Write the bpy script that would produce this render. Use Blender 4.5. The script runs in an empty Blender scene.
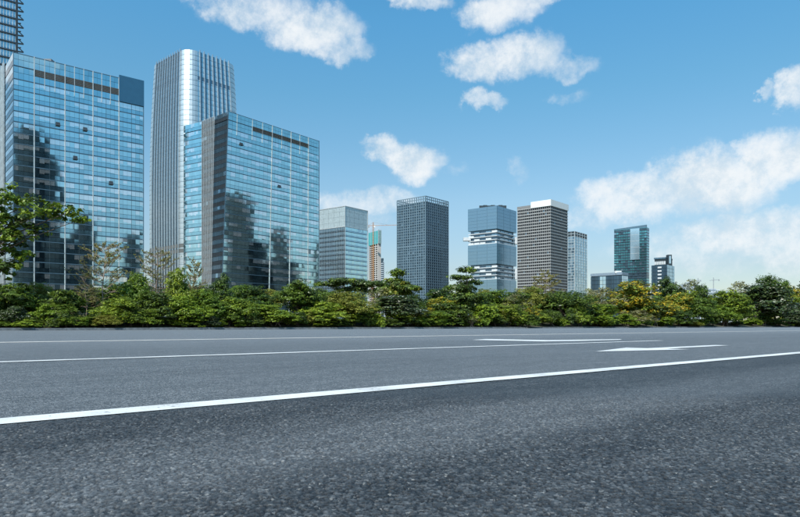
import bpy, math, random
import numpy as np
from mathutils import Vector, Matrix

random.seed(7)
SC = bpy.context.scene
COL = SC.collection
R = math.radians

# ------------------------------------------------------------------ camera
F = 630.0; CX = 400.0; HY = 326.0; H = 0.30
cam = bpy.data.cameras.new('camera'); co = bpy.data.objects.new('camera', cam); COL.objects.link(co)
co.location = (0, 0, H); co.rotation_euler = (R(90), 0, 0)
cam.sensor_width = 36; cam.lens = F / 800 * 36; cam.shift_y = (HY - 258.5) / 800
cam.clip_start = 0.05; cam.clip_end = 30000
SC.camera = co

# ------------------------------------------------------------------ world, sun, exposure
SUN_EL, SUN_AZ = 50.0, -152.0          # azimuth from +Y, clockwise positive (to the right)
SC.view_settings.view_transform = 'Standard'; SC.view_settings.look = 'None'
SC.view_settings.exposure = 0.0; SC.view_settings.gamma = 1.0
SC.view_settings.use_curve_mapping = False

W = bpy.data.worlds.new('World'); SC.world = W; W.use_nodes = True
wn = W.node_tree.nodes; wl = W.node_tree.links; wn.clear()

class NT:
    """tiny expression helper for node trees"""
    def __init__(s, nt): s.nt = nt; s.n = nt.nodes; s.l = nt.links
    def new(s, t, **kw):
        n = s.n.new(t)
        for k, v in kw.items(): setattr(n, k, v)
        return n
    def put(s, sock, v):
        if hasattr(v, 'is_output'): s.l.new(v, sock)
        elif v is not None: sock.default_value = v
    def m(s, op, a, b=None, c=None, clamp=False):
        n = s.new('ShaderNodeMath', operation=op, use_clamp=clamp)
        s.put(n.inputs[0], a)
        if b is not None: s.put(n.inputs[1], b)
        if c is not None: s.put(n.inputs[2], c)
        return n.outputs[0]
    def mr(s, v, a, b, c=0.0, d=1.0, smooth=True):
        n = s.new('ShaderNodeMapRange'); n.interpolation_type = 'SMOOTHSTEP' if smooth else 'LINEAR'
        s.put(n.inputs[0], v)
        for i, q in enumerate((a, b, c, d)): n.inputs[1 + i].default_value = q
        return n.outputs[0]
    def mix(s, f, a, b, blend='MIX'):
        n = s.new('ShaderNodeMix', data_type='RGBA', blend_type=blend)
        s.put(n.inputs[0], f); s.put(n.inputs[6], a); s.put(n.inputs[7], b)
        return n.outputs[2]
    def noise(s, vec, scale, detail=4, rough=.5, dist=0.0):
        n = s.new('ShaderNodeTexNoise'); n.inputs['Scale'].default_value = scale
        n.inputs['Detail'].default_value = detail; n.inputs['Roughness'].default_value = rough
        n.inputs['Distortion'].default_value = dist
        if vec is not None: s.l.new(vec, n.inputs['Vector'])
        return n
    def vor(s, vec, scale, feature='F1'):
        n = s.new('ShaderNodeTexVoronoi', feature=feature); n.inputs['Scale'].default_value = scale
        if vec is not None: s.l.new(vec, n.inputs['Vector'])
        return n

def c4(c): return (c[0], c[1], c[2], 1.0)

w = NT(W.node_tree)
sky = w.new('ShaderNodeTexSky', sky_type='NISHITA'); sky.sun_disc = False
sky.sun_elevation = R(SUN_EL); sky.sun_rotation = R(SUN_AZ)
sky.altitude = 0; sky.air_density = 1.0; sky.dust_density = 0.6; sky.ozone_density = 1.6
tc = w.new('ShaderNodeTexCoord')
sep = w.new('ShaderNodeSeparateXYZ'); w.l.new(tc.outputs['Generated'], sep.inputs[0])
dx, dy, dz = sep.outputs
az = w.m('ARCTAN2', dx, dy); el = w.m('ARCSINE', dz)
# domain warp so that the cloud outlines billow
nz1 = w.noise(tc.outputs['Generated'], 9.0, 6, .58)
nz2 = w.noise(tc.outputs['Generated'], 24.0, 9, .68)
sc1 = w.new('ShaderNodeSeparateColor'); w.l.new(nz1.outputs['Color'], sc1.inputs[0])
sc2 = w.new('ShaderNodeSeparateColor'); w.l.new(nz2.outputs['Color'], sc2.inputs[0])
def warp(base, ch, a1, a2):
    q = w.m('MULTIPLY_ADD', w.m('SUBTRACT', sc1.outputs[ch], .5), a1, base)
    return w.m('MULTIPLY_ADD', w.m('SUBTRACT', sc2.outputs[ch], .5), a2, q)
azw = warp(az, 0, .11, .05); elw = warp(el, 1, .07, .035)
CLOUDS = [  # pixel x, y, radius x, radius y, weight
    (262, 8, 55, 20, .78), (312, 28, 42, 22, .9), (342, 48, 22, 13, .75), (225, -8, 40, 14, .5),
    (418, -2, 24, 11, .8), (500, 4, 42, 20, .9), (535, -6, 40, 12, .8),
    (476, 62, 28, 19, .85), (520, 56, 36, 22, .9), (568, 66, 30, 10, .55), (484, 100, 20, 9, .75), (566, 96, 18, 7, .35),
    (388, 152, 24, 15, .85), (414, 160, 28, 19, 1.0), (516, 172, 10, 12, .35),
    (772, 158, 46, 26, 1.0), (712, 178, 62, 30, 1.0), (640, 198, 60, 24, .85), (600, 212, 40, 16, .55),
    (760, 232, 90, 24, .8), (700, 250, 90, 22, .5), (806, 245, 60, 30, .7),
    (794, 90, 22, 18, .85), (763, 92, 8, 9, .6),
    (372, 204, 50, 14, .65), (345, 222, 60, 18, .4), (455, 168, 14, 6, .3),
]
dens = None
for (px, py, rx, ry, wt) in CLOUDS:
    hyp = math.hypot(F, px - CX)
    a0 = math.atan((px - CX) / F); e0 = math.atan((HY - py) / hyp)
    ra = rx / F * math.cos(a0) ** 2; re = ry / hyp * math.cos(e0) ** 2
    u = w.m('DIVIDE', w.m('SUBTRACT', azw, a0), ra * 1.25)
    v = w.m('DIVIDE', w.m('SUBTRACT', elw, e0), re * 1.25)
    r2 = w.m('MULTIPLY_ADD', u, u, w.m('MULTIPLY', v, v))
    g = w.m('MULTIPLY', w.mr(r2, 1.5, 0.05), wt)
    dens = g if dens is None else w.m('MAXIMUM', dens, g)
# the same kind of scattered clouds in the rest of the sky
mp = w.new('ShaderNodeMapping'); mp.inputs['Scale'].default_value = (1, 1, 2.2); mp.inputs['Location'].default_value = (3.1, 1.7, .4)
w.l.new(tc.outputs['Generated'], mp.inputs[0])
nb = w.noise(mp.outputs[0], 3.2, 7, .58)
far = w.mr(w.m('ABSOLUTE', az), .58, .72)
gen = w.m('MULTIPLY', w.mr(nb.outputs['Fac'], .55, .72), far)
dens = w.m('MAXIMUM', dens, gen)
fine = w.noise(tc.outputs['Generated'], 60.0, 6, .62)
edge = w.m('MULTIPLY_ADD', w.m('SUBTRACT', fine.outputs['Fac'], .5), .60, dens)
edge = w.m('MULTIPLY_ADD', w.m('SUBTRACT', nz2.outputs['Fac'], .5), .85, edge)
alpha = w.m('MULTIPLY', w.m('MULTIPLY', w.mr(edge, .06, 1.15), w.mr(dens, 0.0, .38)), .95)
# body shade of the clouds: their undersides are a little greyer
body = w.mr(w.m('ADD', w.m('MULTIPLY', nz1.outputs['Fac'], .5), w.m('MULTIPLY', nz2.outputs['Fac'], .5)), .40, .56)
ccol = w.mix(body, (5.6, 6.5, 7.2, 1), (7.6, 7.9, 8.1, 1))
t2 = (.90, .91, .92, 1)
for a_, b_, tint in ((5, 11, (1.05, 1.20, 1.15, 1)), (11, 20, (.82, 1.39, 1.39, 1)), (20, 26, (.73, 1.52, 1.62, 1)), (26, 32, (.64, 1.52, 1.66, 1))):
    t2 = w.mix(w.mr(el, R(a_), R(b_), smooth=False), t2, tint)
skyc = w.mix(1.0, sky.outputs[0], t2, 'MULTIPLY')
allc = w.mix(alpha, skyc, ccol)
bg = w.new('ShaderNodeBackground'); bg.inputs['Strength'].default_value = 0.12
w.l.new(allc, bg.inputs['Color'])
wo = w.new('ShaderNodeOutputWorld'); w.l.new(bg.outputs[0], wo.inputs[0])

sl = bpy.data.lights.new('sun', 'SUN'); sl.energy = 5.0; sl.angle = R(.53); sl.color = (1.0, .95, .87)
so = bpy.data.objects.new('sun', sl); COL.objects.link(so)
ts = Vector((math.sin(R(SUN_AZ)) * math.cos(R(SUN_EL)), math.cos(R(SUN_AZ)) * math.cos(R(SUN_EL)), math.sin(R(SUN_EL))))
so.rotation_euler = ts.to_track_quat('Z', 'Y').to_euler(); so.location = (-50, -80, 120)

# ------------------------------------------------------------------ helpers
def tag(o, label=None, cat=None, group=None, kind=None):
    if label: o['label'] = label
    if cat: o['category'] = cat
    if group: o['group'] = group
    if kind: o['kind'] = kind
    return o

def empty(name, loc=(0, 0, 0), rz=0.0):
    o = bpy.data.objects.new(name, None); COL.objects.link(o)
    o.location = loc; o.rotation_euler = (0, 0, rz); o.empty_display_size = .5
    return o

class MB:
    def __init__(s): s.v = []; s.f = []; s.mi = []
    def face(s, pts, mi=0):
        i = len(s.v); s.v += [tuple(p) for p in pts]; s.f.append(list(range(i, i + len(pts)))); s.mi.append(mi)
    def hexa(s, p, mi=0):
        """p: 4 lower, 4 upper corners, counter-clockwise"""
        i = len(s.v); s.v += [tuple(q) for q in p]
        for f in ((3, 2, 1, 0), (4, 5, 6, 7), (0, 1, 5, 4), (1, 2, 6, 5), (2, 3, 7, 6), (3, 0, 4, 7)):
            s.f.append([i + k for k in f]); s.mi.append(mi)
    def box(s, x0, x1, y0, y1, z0, z1, mi=0):
        s.hexa([(x0, y0, z0), (x1, y0, z0), (x1, y1, z0), (x0, y1, z0), (x0, y0, z1), (x1, y0, z1), (x1, y1, z1), (x0, y1, z1)], mi)
    def bar(s, a, b, nrm, wd, dp, mi=0):
        """bar from a to b: width wd across, from the surface out by dp along nrm"""
        a = Vector(a); b = Vector(b); n = Vector(nrm).normalized(); t = (b - a).normalized(); sd = t.cross(n).normalized() * wd / 2
        back = -n * .05; out = n * dp
        s.hexa([a - sd + back, a + sd + back, a + sd + out, a - sd + out, b - sd + back, b + sd + back, b + sd + out, b - sd + out], mi)
    def prism(s, plan, z0, z1, mi=0, top=None):
        n = len(plan); top = top or plan; i = len(s.v)
        s.v += [(p[0], p[1], z0) for p in plan] + [(p[0], p[1], z1) for p in top]
        for k in range(n):
            j = (k + 1) % n; s.f.append([i + k, i + j, i + n + j, i + n + k]); s.mi.append(mi)
        s.f.append([i + n + k for k in range(n)]); s.mi.append(mi)
        s.f.append([i + k for k in reversed(range(n))]); s.mi.append(mi)
    def tube(s, pts, rad, sides=6, mi=0):
        pts = [Vector(p) for p in pts]; i0 = len(s.v)
        for k, p in enumerate(pts):
            t = (pts[min(k + 1, len(pts) - 1)] - pts[max(k - 1, 0)]).normalized()
            a = t.cross(Vector((0.31, .95, .05))).normalized(); b = t.cross(a)
            for q in range(sides):
                an = 2 * math.pi * q / sides
                s.v.append(tuple(p + (a * math.cos(an) + b * math.sin(an)) * rad[k]))
        for k in range(len(pts) - 1):
            for q in range(sides):
                q2 = (q + 1) % sides; a = i0 + k * sides
                s.f.append([a + q, a + q2, a + sides + q2, a + sides + q]); s.mi.append(mi)
        s.f.append([i0 + q for q in reversed(range(sides))]); s.mi.append(mi)
        s.f.append([i0 + (len(pts) - 1) * sides + q for q in range(sides)]); s.mi.append(mi)
    def mesh(s, name, mats):
        me = bpy.data.meshes.new(name); me.from_pydata(s.v, [], s.f)
        for m_ in (mats if isinstance(mats, (list, tuple)) else [mats]): me.materials.append(m_)
        me.polygons.foreach_set('material_index', s.mi); me.update()
        return me
    def build(s, name, mats, parent=None, smooth=False):
        me = s.mesh(name, mats)
        if smooth: me.polygons.foreach_set('use_smooth', [True] * len(me.polygons))
        o = bpy.data.objects.new(name, me); COL.objects.link(o)
        if parent is not None: o.parent = parent
        return o

def px(x, Y):                         # ground point seen in column x at depth Y
    return ((x - CX) / F * Y, Y)
def pz(y, Y): return H + (HY - y) / F * Y

# ------------------------------------------------------------------ materials
def mat(name):
    m_ = bpy.data.materials.new(name); m_.use_nodes = True
    t = NT(m_.node_tree); b = t.n['Principled BSDF']
    return m_, t, b

def plain(name, col, rough=.6, metal=0.0, var=.12, scale=.6, spec=.5):
    m_, t, b = mat(name)
    g = t.new('ShaderNodeTexCoord'); n = t.noise(g.outputs['Object'], scale, 5, .6)
    f = t.mr(n.outputs['Fac'], .3, .7)
    c = t.mix(f, c4([q * (1 - var) for q in col]), c4([min(1, q * (1 + var)) for q in col]))
    t.l.new(c, b.inputs['Base Color']); b.inputs['Roughness'].default_value = rough
    b.inputs['Metallic'].default_value = metal; b.inputs['Specular IOR Level'].default_value = spec
    return m_

def glass(name, col, metal=.9, rough=.04, var=.10, wave=.13, wscale=.14):
    """coated mirror glazing: tint, a little variation from pane to pane, slight waviness"""
    m_, t, b = mat(name)
    geo = t.new('ShaderNodeNewGeometry'); tcn = t.new('ShaderNodeTexCoord')
    r = geo.outputs['Random Per Island']
    c = t.mix(r, c4([q * (1 - var) for q in col]), c4([min(1, q * (1 + var)) for q in col]))
    t.l.new(c, b.inputs['Base Color']); b.inputs['Metallic'].default_value = metal
    b.inputs['Roughness'].default_value = rough
    n = t.noise(tcn.outputs['Object'], wscale, 2, .5)
    bp = t.new('ShaderNodeBump'); bp.inputs['Strength'].default_value = wave; bp.inputs['Distance'].default_value = .1
    t.l.new(n.outputs['Fac'], bp.inputs['Height']); t.l.new(bp.outputs[0], b.inputs['Normal'])
    return m_

M = {}
M['glassA'] = glass('blue_vision_glass', (.60, .82, .84), 1.0)
M['spanA'] = glass('blue_spandrel_glass', (.43, .66, .72), 1.0, .06)
M['blindA'] = glass('glass_over_pale_blinds', (.90, .98, .97), .90, .06)
M['glassB'] = glass('teal_vision_glass', (.64, .85, .84), 1.0)
M['spanB'] = glass('teal_spandrel_glass', (.50, .72, .74), 1.0, .06)
M['blindB'] = glass('glass_over_white_blinds', (.93, .99, .97), .90, .06)
M['glassC'] = glass('steel_blue_glass', (.80, .82, .79), .95, .12, .05)
M['glassR'] = glass('satin_silver_glass', (.78, .78, .75), .9, .42, .04)
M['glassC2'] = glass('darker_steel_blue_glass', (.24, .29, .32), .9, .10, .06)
M['glassD'] = glass('pale_teal_glass', (.40, .58, .64), .8, .06, .2)
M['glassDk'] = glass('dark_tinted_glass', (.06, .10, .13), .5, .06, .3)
M['glassE'] = glass('grey_blue_glass', (.36, .50, .58), .85, .06, .15)
M['glassH'] = glass('slate_blue_glass', (.24, .36, .44), .7, .14, .06)
M['glassJ'] = glass('pale_blue_glass', (.50, .66, .74), .7, .08, .15)
M['glassK'] = glass('green_teal_glass', (.15, .41, .44), .85, .06, .12)
M['mirr'] = plain('black_glass_and_stone', (.016, .022, .028), .6, 0, .3, .05)
M['frost'] = plain('frosted_white_glass', (.50, .58, .60), .25, .3)
M['mull'] = plain('pale_aluminium', (.58, .60, .60), .4, .3)
M['mulldk'] = plain('dark_metal', (.05, .065, .075), .45, .4)
M['ledge'] = plain('blue_grey_metal', (.12, .20, .26), .4, .4)
M['core'] = plain('dark_interior', (.03, .045, .055), .8)
M['roof'] = plain('roof_grey', (.22, .23, .24), .8)
M['bluepanel'] = plain('plain_blue_metal_panel', (.055, .17, .27), .35, .35, .04)
M['louvre'] = plain('brown_louvre', (.11, .085, .06), .6)
M['belt'] = plain('grey_belt_louvre', (.17, .17, .16), .5, .3)
M['rib'] = plain('silver_rib', (.52, .56, .58), .3, .6)
M['gridG'] = plain('slate_concrete', (.135, .20, .245), .6, 0, .1, .2)
M['winG'] = glass('navy_window_glass', (.045, .085, .12), .4, .1, .4)
M['bandm'] = plain('dark_grey_spandrel', (.055, .07, .08), .5)
M['winG2'] = glass('lighter_navy_window_glass', (.12, .18, .23), .4, .1, .3)
M['bandC'] = plain('grey_blue_band', (.22, .28, .32), .4, .5)
M['white'] = plain('white_cladding', (.80, .80, .78), .5, 0, .03)
M['slabI'] = plain('pale_stone_slab', (.43, .43, .42), .7, 0, .12)
M['pierI'] = plain('grey_stone_pier', (.22, .22, .22), .7, 0, .12)
M['winI'] = glass('brown_black_window', (.035, .035, .04), .3, .15, .4)
M['balc'] = plain('white_balcony_concrete', (.62, .64, .65), .6)
M['concBrown'] = plain('brown_concrete', (.30, .20, .14), .8)
M['concPale'] = plain('pale_concrete', (.60, .56, .52), .8)
M['net'] = plain('teal_scaffold_net', (.08, .38, .40), .7)
M['crane'] = plain('orange_crane_paint', (.55, .24, .06), .5)
M['craneg'] = plain('grey_crane_paint', (.35, .37, .40), .5)
M['far'] = plain('hazed_pale_concrete', (.50, .55, .60), .8)  # paleness of the far blocks is distance haze put into the colour
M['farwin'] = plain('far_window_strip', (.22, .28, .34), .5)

# asphalt ------------------------------------------------------------
def asphalt(relief=False):
    m_, t, b = mat('asphalt_relief' if relief else 'asphalt')
    g = t.new('ShaderNodeTexCoord'); P = g.outputs['Object']
    sp = t.new('ShaderNodeSeparateXYZ'); t.l.new(P, sp.inputs[0]); X, Y, Z = sp.outputs
    v1 = t.vor(P, 175.0); v2 = t.vor(P, 380.0)
    s1 = t.new('ShaderNodeSeparateColor'); t.l.new(v1.outputs['Color'], s1.inputs[0])
    s2 = t.new('ShaderNodeSeparateColor'); t.l.new(v2.outputs['Color'], s2.inputs[0])
    stone = t.m('MULTIPLY_ADD', t.m('POWER', s1.outputs[0], 2.2), .62, .38)
    fine_ = t.m('MULTIPLY_ADD', s2.outputs[1], .6, .4)
    agg = t.m('ADD', t.m('MULTIPLY', stone, .65), t.m('MULTIPLY', fine_, .35))
    hole = t.noise(P, 85.0, 3, .6); hl = t.mr(hole.outputs['Fac'], .38, .50)
    gap = t.mr(v1.outputs['Distance'], .74, .40)          # bitumen shows between the stones
    agg = t.m('MULTIPLY', t.m('MULTIPLY_ADD', agg, .8, .2), gap)
    agg = t.m('MULTIPLY', agg, hl)
    # wear that runs along the carriageway: long streaks in lane direction
    mpn = t.new('ShaderNodeMapping'); mpn.inputs['Scale'].default_value = (.06, 1.4, 1); t.l.new(P, mpn.inputs[0])
    st = t.noise(mpn.outputs[0], 1.0, 5, .55)
    mpn2 = t.new('ShaderNodeMapping'); mpn2.inputs['Scale'].default_value = (2.2, 7.0, 1); t.l.new(P, mpn2.inputs[0])
    patch = t.noise(P, .35, 5, .6)
    # lanes beyond the edge line are older, paler asphalt; the shoulder has one polished track
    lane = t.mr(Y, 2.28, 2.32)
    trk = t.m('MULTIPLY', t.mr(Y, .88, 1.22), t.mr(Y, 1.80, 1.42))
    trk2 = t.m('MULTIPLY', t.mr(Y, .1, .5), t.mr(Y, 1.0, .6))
    wear_sheen = t.m('ADD', t.m('MULTIPLY', lane, .66), t.m('MULTIPLY', trk, .30))
    wear_sheen = t.m('MULTIPLY_ADD', t.mr(Y, 5.5, 14.0), .35, wear_sheen)  # far lanes painted paler, standing in for sky sheen at grazing angles
    wear_sheen = t.m('ADD', wear_sheen, t.m('MULTIPLY', trk2, .06))
    wear_sheen = t.m('MULTIPLY_ADD', t.m('SUBTRACT', st.outputs['Fac'], .5), .55, wear_sheen)
    wear_sheen = t.m('MULTIPLY_ADD', t.m('SUBTRACT', patch.outputs['Fac'], .5), .35, wear_sheen)
    wear_sheen = t.m('MAXIMUM', t.m('MINIMUM', wear_sheen, 1.25), 0.0)
    binder = t.mix(wear_sheen, (.007, .008, .009, 1), (.105, .114, .122, 1))
    rock = t.mix(wear_sheen, (.120, .125, .128, 1), (.36, .372, .380, 1))
    if relief:                                             # near the camera the stones are real: take their own tones
        at = t.new('ShaderNodeAttribute', attribute_name='stone'); sa = t.new('ShaderNodeSeparateColor'); t.l.new(at.outputs['Color'], sa.inputs[0])
        agg = t.m('ADD', t.m('MULTIPLY', sa.outputs[0], sa.outputs[1]), t.m('MULTIPLY', agg, t.m('SUBTRACT', 1.0, sa.outputs[1])))
    mid = t.noise(P, 22.0, 5, .7); mid2 = t.noise(mpn2.outputs[0], 1.0, 4, .7)
    agg = t.m('MULTIPLY', agg, t.mr(mid.outputs['Fac'], .30, .70, *((.85, 1.15) if relief else (.45, 1.5))))
    agg = t.m('MULTIPLY', agg, t.mr(mid2.outputs['Fac'], .30, .70, .70, 1.3))
    v4 = t.vor(P, 42.0); s4 = t.new('ShaderNodeSeparateColor'); t.l.new(v4.outputs['Color'], s4.inputs[0])
    agg = t.m('MULTIPLY', agg, t.mr(s4.outputs[0], 0, 1, *((.92, 1.08) if relief else (.62, 1.42)), False))
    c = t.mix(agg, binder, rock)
    spk = t.m('GREATER_THAN', s1.outputs[2], .985)
    c = t.mix(t.m('MULTIPLY', spk, .35), c, (.40, .40, .38, 1))
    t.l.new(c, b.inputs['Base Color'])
    b.inputs['Roughness'].default_value = .55; b.inputs['Specular IOR Level'].default_value = .5
    hgt = t.m('ADD', t.m('MULTIPLY', t.m('SUBTRACT', 1.0, v1.outputs['Distance']), .6), t.m('MULTIPLY', hl, .7))
    hgt = t.m('ADD', hgt, t.m('MULTIPLY', s1.outputs[1], .35))
    bp = t.new('ShaderNodeBump'); bp.inputs['Strength'].default_value = .9; bp.inputs['Distance'].default_value = .006
    if relief: t.l.new(t.m('MULTIPLY_ADD', sa.outputs[1], -.55, .9), bp.inputs['Strength'])
    t.l.new(hgt, bp.inputs['Height']); t.l.new(bp.outputs[0], b.inputs['Normal'])
    return m_
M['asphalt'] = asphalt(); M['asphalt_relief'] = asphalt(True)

def paint(name, col):
    m_, t, b = mat(name)
    g = t.new('ShaderNodeTexCoord'); P = g.outputs['Object']
    n1 = t.noise(P, 40.0, 4, .6); n2 = t.noise(P, 3.0, 4, .6); v = t.vor(P, 105.0)
    ch = t.m('ADD', n1.outputs['Fac'], t.m('MULTIPLY', n2.outputs['Fac'], .35))
    chip = t.mr(ch, .80, .90)
    dirt = t.mr(n2.outputs['Fac'], .35, .75)
    c = t.mix(dirt, c4(col), c4([q * .72 for q in col]))
    c = t.mix(t.m('MULTIPLY', chip, .8), c, (.07, .08, .09, 1))
    t.l.new(c, b.inputs['Base Color']); b.inputs['Roughness'].default_value = .6
    bp = t.new('ShaderNodeBump'); bp.inputs['Strength'].default_value = .3; bp.inputs['Distance'].default_value = .004
    t.l.new(v.outputs['Distance'], bp.inputs['Height']); t.l.new(bp.outputs[0], b.inputs['Normal'])
    return m_
M['paint'] = paint('white_road_paint', (.76, .76, .74))
M['paintc'] = paint('cream_road_paint', (.80, .75, .68))
M['kerb'] = plain('kerb_stone', (.14, .155, .165), .8, 0, .35, 3.0)
M['soil'] = plain('verge_soil', (.07, .065, .035), .95, 0, .4, .8)
M['ground'] = plain('far_ground', (.10, .11, .08), .95, 0, .3, .02)
M['bark'] = plain('bark', (.10, .075, .055), .9, 0, .3, 6.0)
M['twig'] = plain('pale_twig', (.33, .25, .20), .85, 0, .2, 6.0)

def leaf(name, a, b_, trans=.28, rough=.45, third=None):
    m_, t, b = mat(name)
    geo = t.new('ShaderNodeNewGeometry'); oi = t.new('ShaderNodeObjectInfo')
    r = geo.outputs['Random Per Island']
    c = t.mix(r, c4(a), c4(b_))
    if third:
        c = t.mix(t.m('GREATER_THAN', r, third[1]), c, c4(third[0]))
    hs = t.new('ShaderNodeHueSaturation'); t.l.new(c, hs.inputs['Color'])
    t.l.new(t.mr(oi.outputs['Random'], 0, 1, .487, .513, False), hs.inputs['Hue'])
    t.l.new(t.mr(oi.outputs['Random'], 0, 1, 1.12, .85, False), hs.inputs['Value'])
    t.l.new(hs.outputs[0], b.inputs['Base Color']); b.inputs['Roughness'].default_value = rough
    b.inputs['Specular IOR Level'].default_value = .35
    tr = t.new('ShaderNodeBsdfTranslucent'); t.l.new(hs.outputs[0], tr.inputs['Color'])
    ms = t.new('ShaderNodeMixShader'); ms.inputs[0].default_value = trans
    t.l.new(b.outputs[0], ms.inputs[1]); t.l.new(tr.outputs[0], ms.inputs[2])
    t.l.new(ms.outputs[0], t.n['Material Output'].inputs['Surface'])
    return m_
LF = {
    'lime': leaf('lime_leaves', (.18, .27, .020), (.31, .39, .045)),
    'green': leaf('mid_green_leaves', (.095, .165, .022), (.19, .26, .035)),
    'dark': leaf('dark_green_leaves', (.038, .070, .016), (.095, .14, .030), .2, .38),
    'olive': leaf('olive_leaves', (.22, .24, .04), (.35, .34, .06)),
    'yellow': leaf('yellow_flower_leaves', (.15, .19, .02), (.28, .28, .03), .25, .5, ((.56, .42, .03), .62)),
    'orange': leaf('orange_leaves', (.22, .24, .03), (.38, .33, .04), .25, .5, ((.58, .40, .03), .78)),
    'grey': leaf('grey_green_leaves', (.17, .18, .07), (.30, .28, .15), .2, .6),
    'glossy': leaf('glossy_dark_leaves', (.036, .060, .022), (.09, .12, .045), .12, .3, ((.30, .32, .22), .84)),
    'dry': leaf('dry_pinkish_leaves', (.25, .21, .13), (.30, .28, .11), .25, .6),
}

# ------------------------------------------------------------------ ground, road, markings
ANG = math.atan2(630, 710)
ru = Vector((math.cos(ANG), math.sin(ANG), 0)); rn = Vector((-math.sin(ANG), math.cos(ANG), 0))
def d_of(s): return math.sin(ANG) * H / s     # distance of a road line whose picture slope is s
D1, D2, D3, DE = d_of(.0868), d_of(.0327), d_of(.0149), d_of(.00405)

b = MB(); b.face([(-9000, -9000, -.05), (9000, -9000, -.05), (9000, 9000, -.05), (-9000, 9000, -.05)])
tag(b.build('ground', M['ground']), kind='structure')
def road_obj(name, mb, m_, parent=None):
    o = mb.build(name, m_, parent); o.rotation_euler = (0, 0, ANG) if parent is None else (0, 0, 0)
    return o
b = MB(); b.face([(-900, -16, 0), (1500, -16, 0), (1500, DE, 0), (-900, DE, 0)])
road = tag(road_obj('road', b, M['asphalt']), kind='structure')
def berm(d):                          # the planted bed rises gently behind the kerb
    t = min(1, max(0, (d - DE - .5) / 5.5)); return .13 + .95 * t * t * (3 - 2 * t)
def aggregate():
    """the coarse stones of the shoulder in front of the camera, as real relief that fades out into the sheet"""
    g = np.random.default_rng(3); st = .0026; sp = .0053
    u0, u1, d0, d1 = -1.1, 4.1, -.55, 2.23                    # road coordinates
    us = np.arange(u0, u1, st); ds_ = np.arange(d0, d1, st); U, D_ = np.meshgrid(us, ds_)
    X = U * ru.x + D_ * rn.x; Y = U * ru.y + D_ * rn.y       # world position, to keep only the ground in front
    ss = lambda a, b_, v: (lambda t: t * t * (3 - 2 * t))(np.clip((v - a) / (b_ - a), 0, 1))
    keep = (Y > .62) & (Y < 3.0) & (np.abs(X) < .40 + .70 * Y)
    fade = ss(.62, .75, Y) * ss(3.0, 2.3, Y) * ss(d1, d1 - .12, D_) * ss(.40 + .70 * Y, .25 + .68 * Y, np.abs(X))
    n_u = int((u1 - u0) / sp) + 4; n_d = int((d1 - d0) / sp) + 4
    jx = g.random((n_d, n_u)); jy = g.random((n_d, n_u)); hh = g.uniform(.35, 1.0, (n_d, n_u)) * (g.random((n_d, n_u)) > .13)
    rr_ = g.uniform(.48, .98, (n_d, n_u)); tone = g.random((n_d, n_u))
    wob = .0013 * np.sin(U * 1300 + 3 * np.sin(D_ * 800)); wob2 = .0013 * np.sin(D_ * 1450 + 3 * np.sin(U * 760))
    gu = (U + wob - u0) / sp + 1; gd = (D_ + wob2 - d0) / sp + 1; iu = gu.astype(int); id_ = gd.astype(int)
    best = np.zeros_like(U); bt = np.zeros_like(U)
    for a in (-1, 0, 1):
        for c in (-1, 0, 1):
            ju, jd = np.clip(iu + a, 0, n_u - 1), np.clip(id_ + c, 0, n_d - 1)
            dist = np.hypot(gu - ju - jx[jd, ju], gd - jd - jy[jd, ju]) / rr_[jd, ju]
            h_ = hh[jd, ju] * np.sqrt(np.clip(1 - dist ** 2, 0, 1)); h_ = np.minimum(h_ * 1.5, hh[jd, ju])
            m_ = h_ > best; best[m_] = h_[m_]; bt[m_] = tone[jd, ju][m_]
    z = .0015 + .0044 * best * fade; z = np.where(fade <= 0, .0015, z)
    stone = np.clip(best * 2.4 - .9, 0, 1) * (.24 + .76 * bt ** 2.2)
    idx = -np.ones(U.shape, np.int64); idx[keep] = np.arange(keep.sum())
    q = np.stack([idx[:-1, :-1], idx[:-1, 1:], idx[1:, 1:], idx[1:, :-1]], -1).reshape(-1, 4); q = q[(q >= 0).all(1)]
    co_ = np.stack([U[keep], D_[keep], z[keep]], -1).astype(np.float32)
    me = bpy.data.meshes.new('aggregate'); nq_ = len(q)
    me.vertices.add(len(co_)); me.vertices.foreach_set('co', co_.ravel())
    me.loops.add(nq_ * 4); me.loops.foreach_set('vertex_index', q.astype(np.int32).ravel())
    me.polygons.add(nq_); me.polygons.foreach_set('loop_start', np.arange(0, nq_ * 4, 4, dtype=np.int32)); me.polygons.foreach_set('loop_total', np.full(nq_, 4, np.int32))
    me.polygons.foreach_set('use_smooth', np.ones(nq_, bool))
    at = me.attributes.new('stone', 'FLOAT_COLOR', 'POINT')
    cc = np.stack([stone[keep], fade[keep], np.zeros(keep.sum()), np.ones(keep.sum())], -1).astype(np.float32); at.data.foreach_set('color', cc.ravel())
    me.materials.append(M['asphalt_relief']); me.update()
    o = bpy.data.objects.new('aggregate', me); COL.objects.link(o); o.parent = road
    tag(o, kind='stuff'); print('aggregate quads', nq_)
aggregate()
b = MB(); ds = [DE + .3 + q for q in (0, .4, 1, 1.7, 2.5, 3.3, 4.2, 5, 5.8, 45)]
for q in range(len(ds) - 1):
    b.face([(-900, ds[q], berm(ds[q])), (1500, ds[q], berm(ds[q])), (1500, ds[q + 1], berm(ds[q + 1])), (-900, ds[q + 1], berm(ds[q + 1]))])
verge = tag(road_obj('verge', b, M['soil']), kind='structure')
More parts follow.
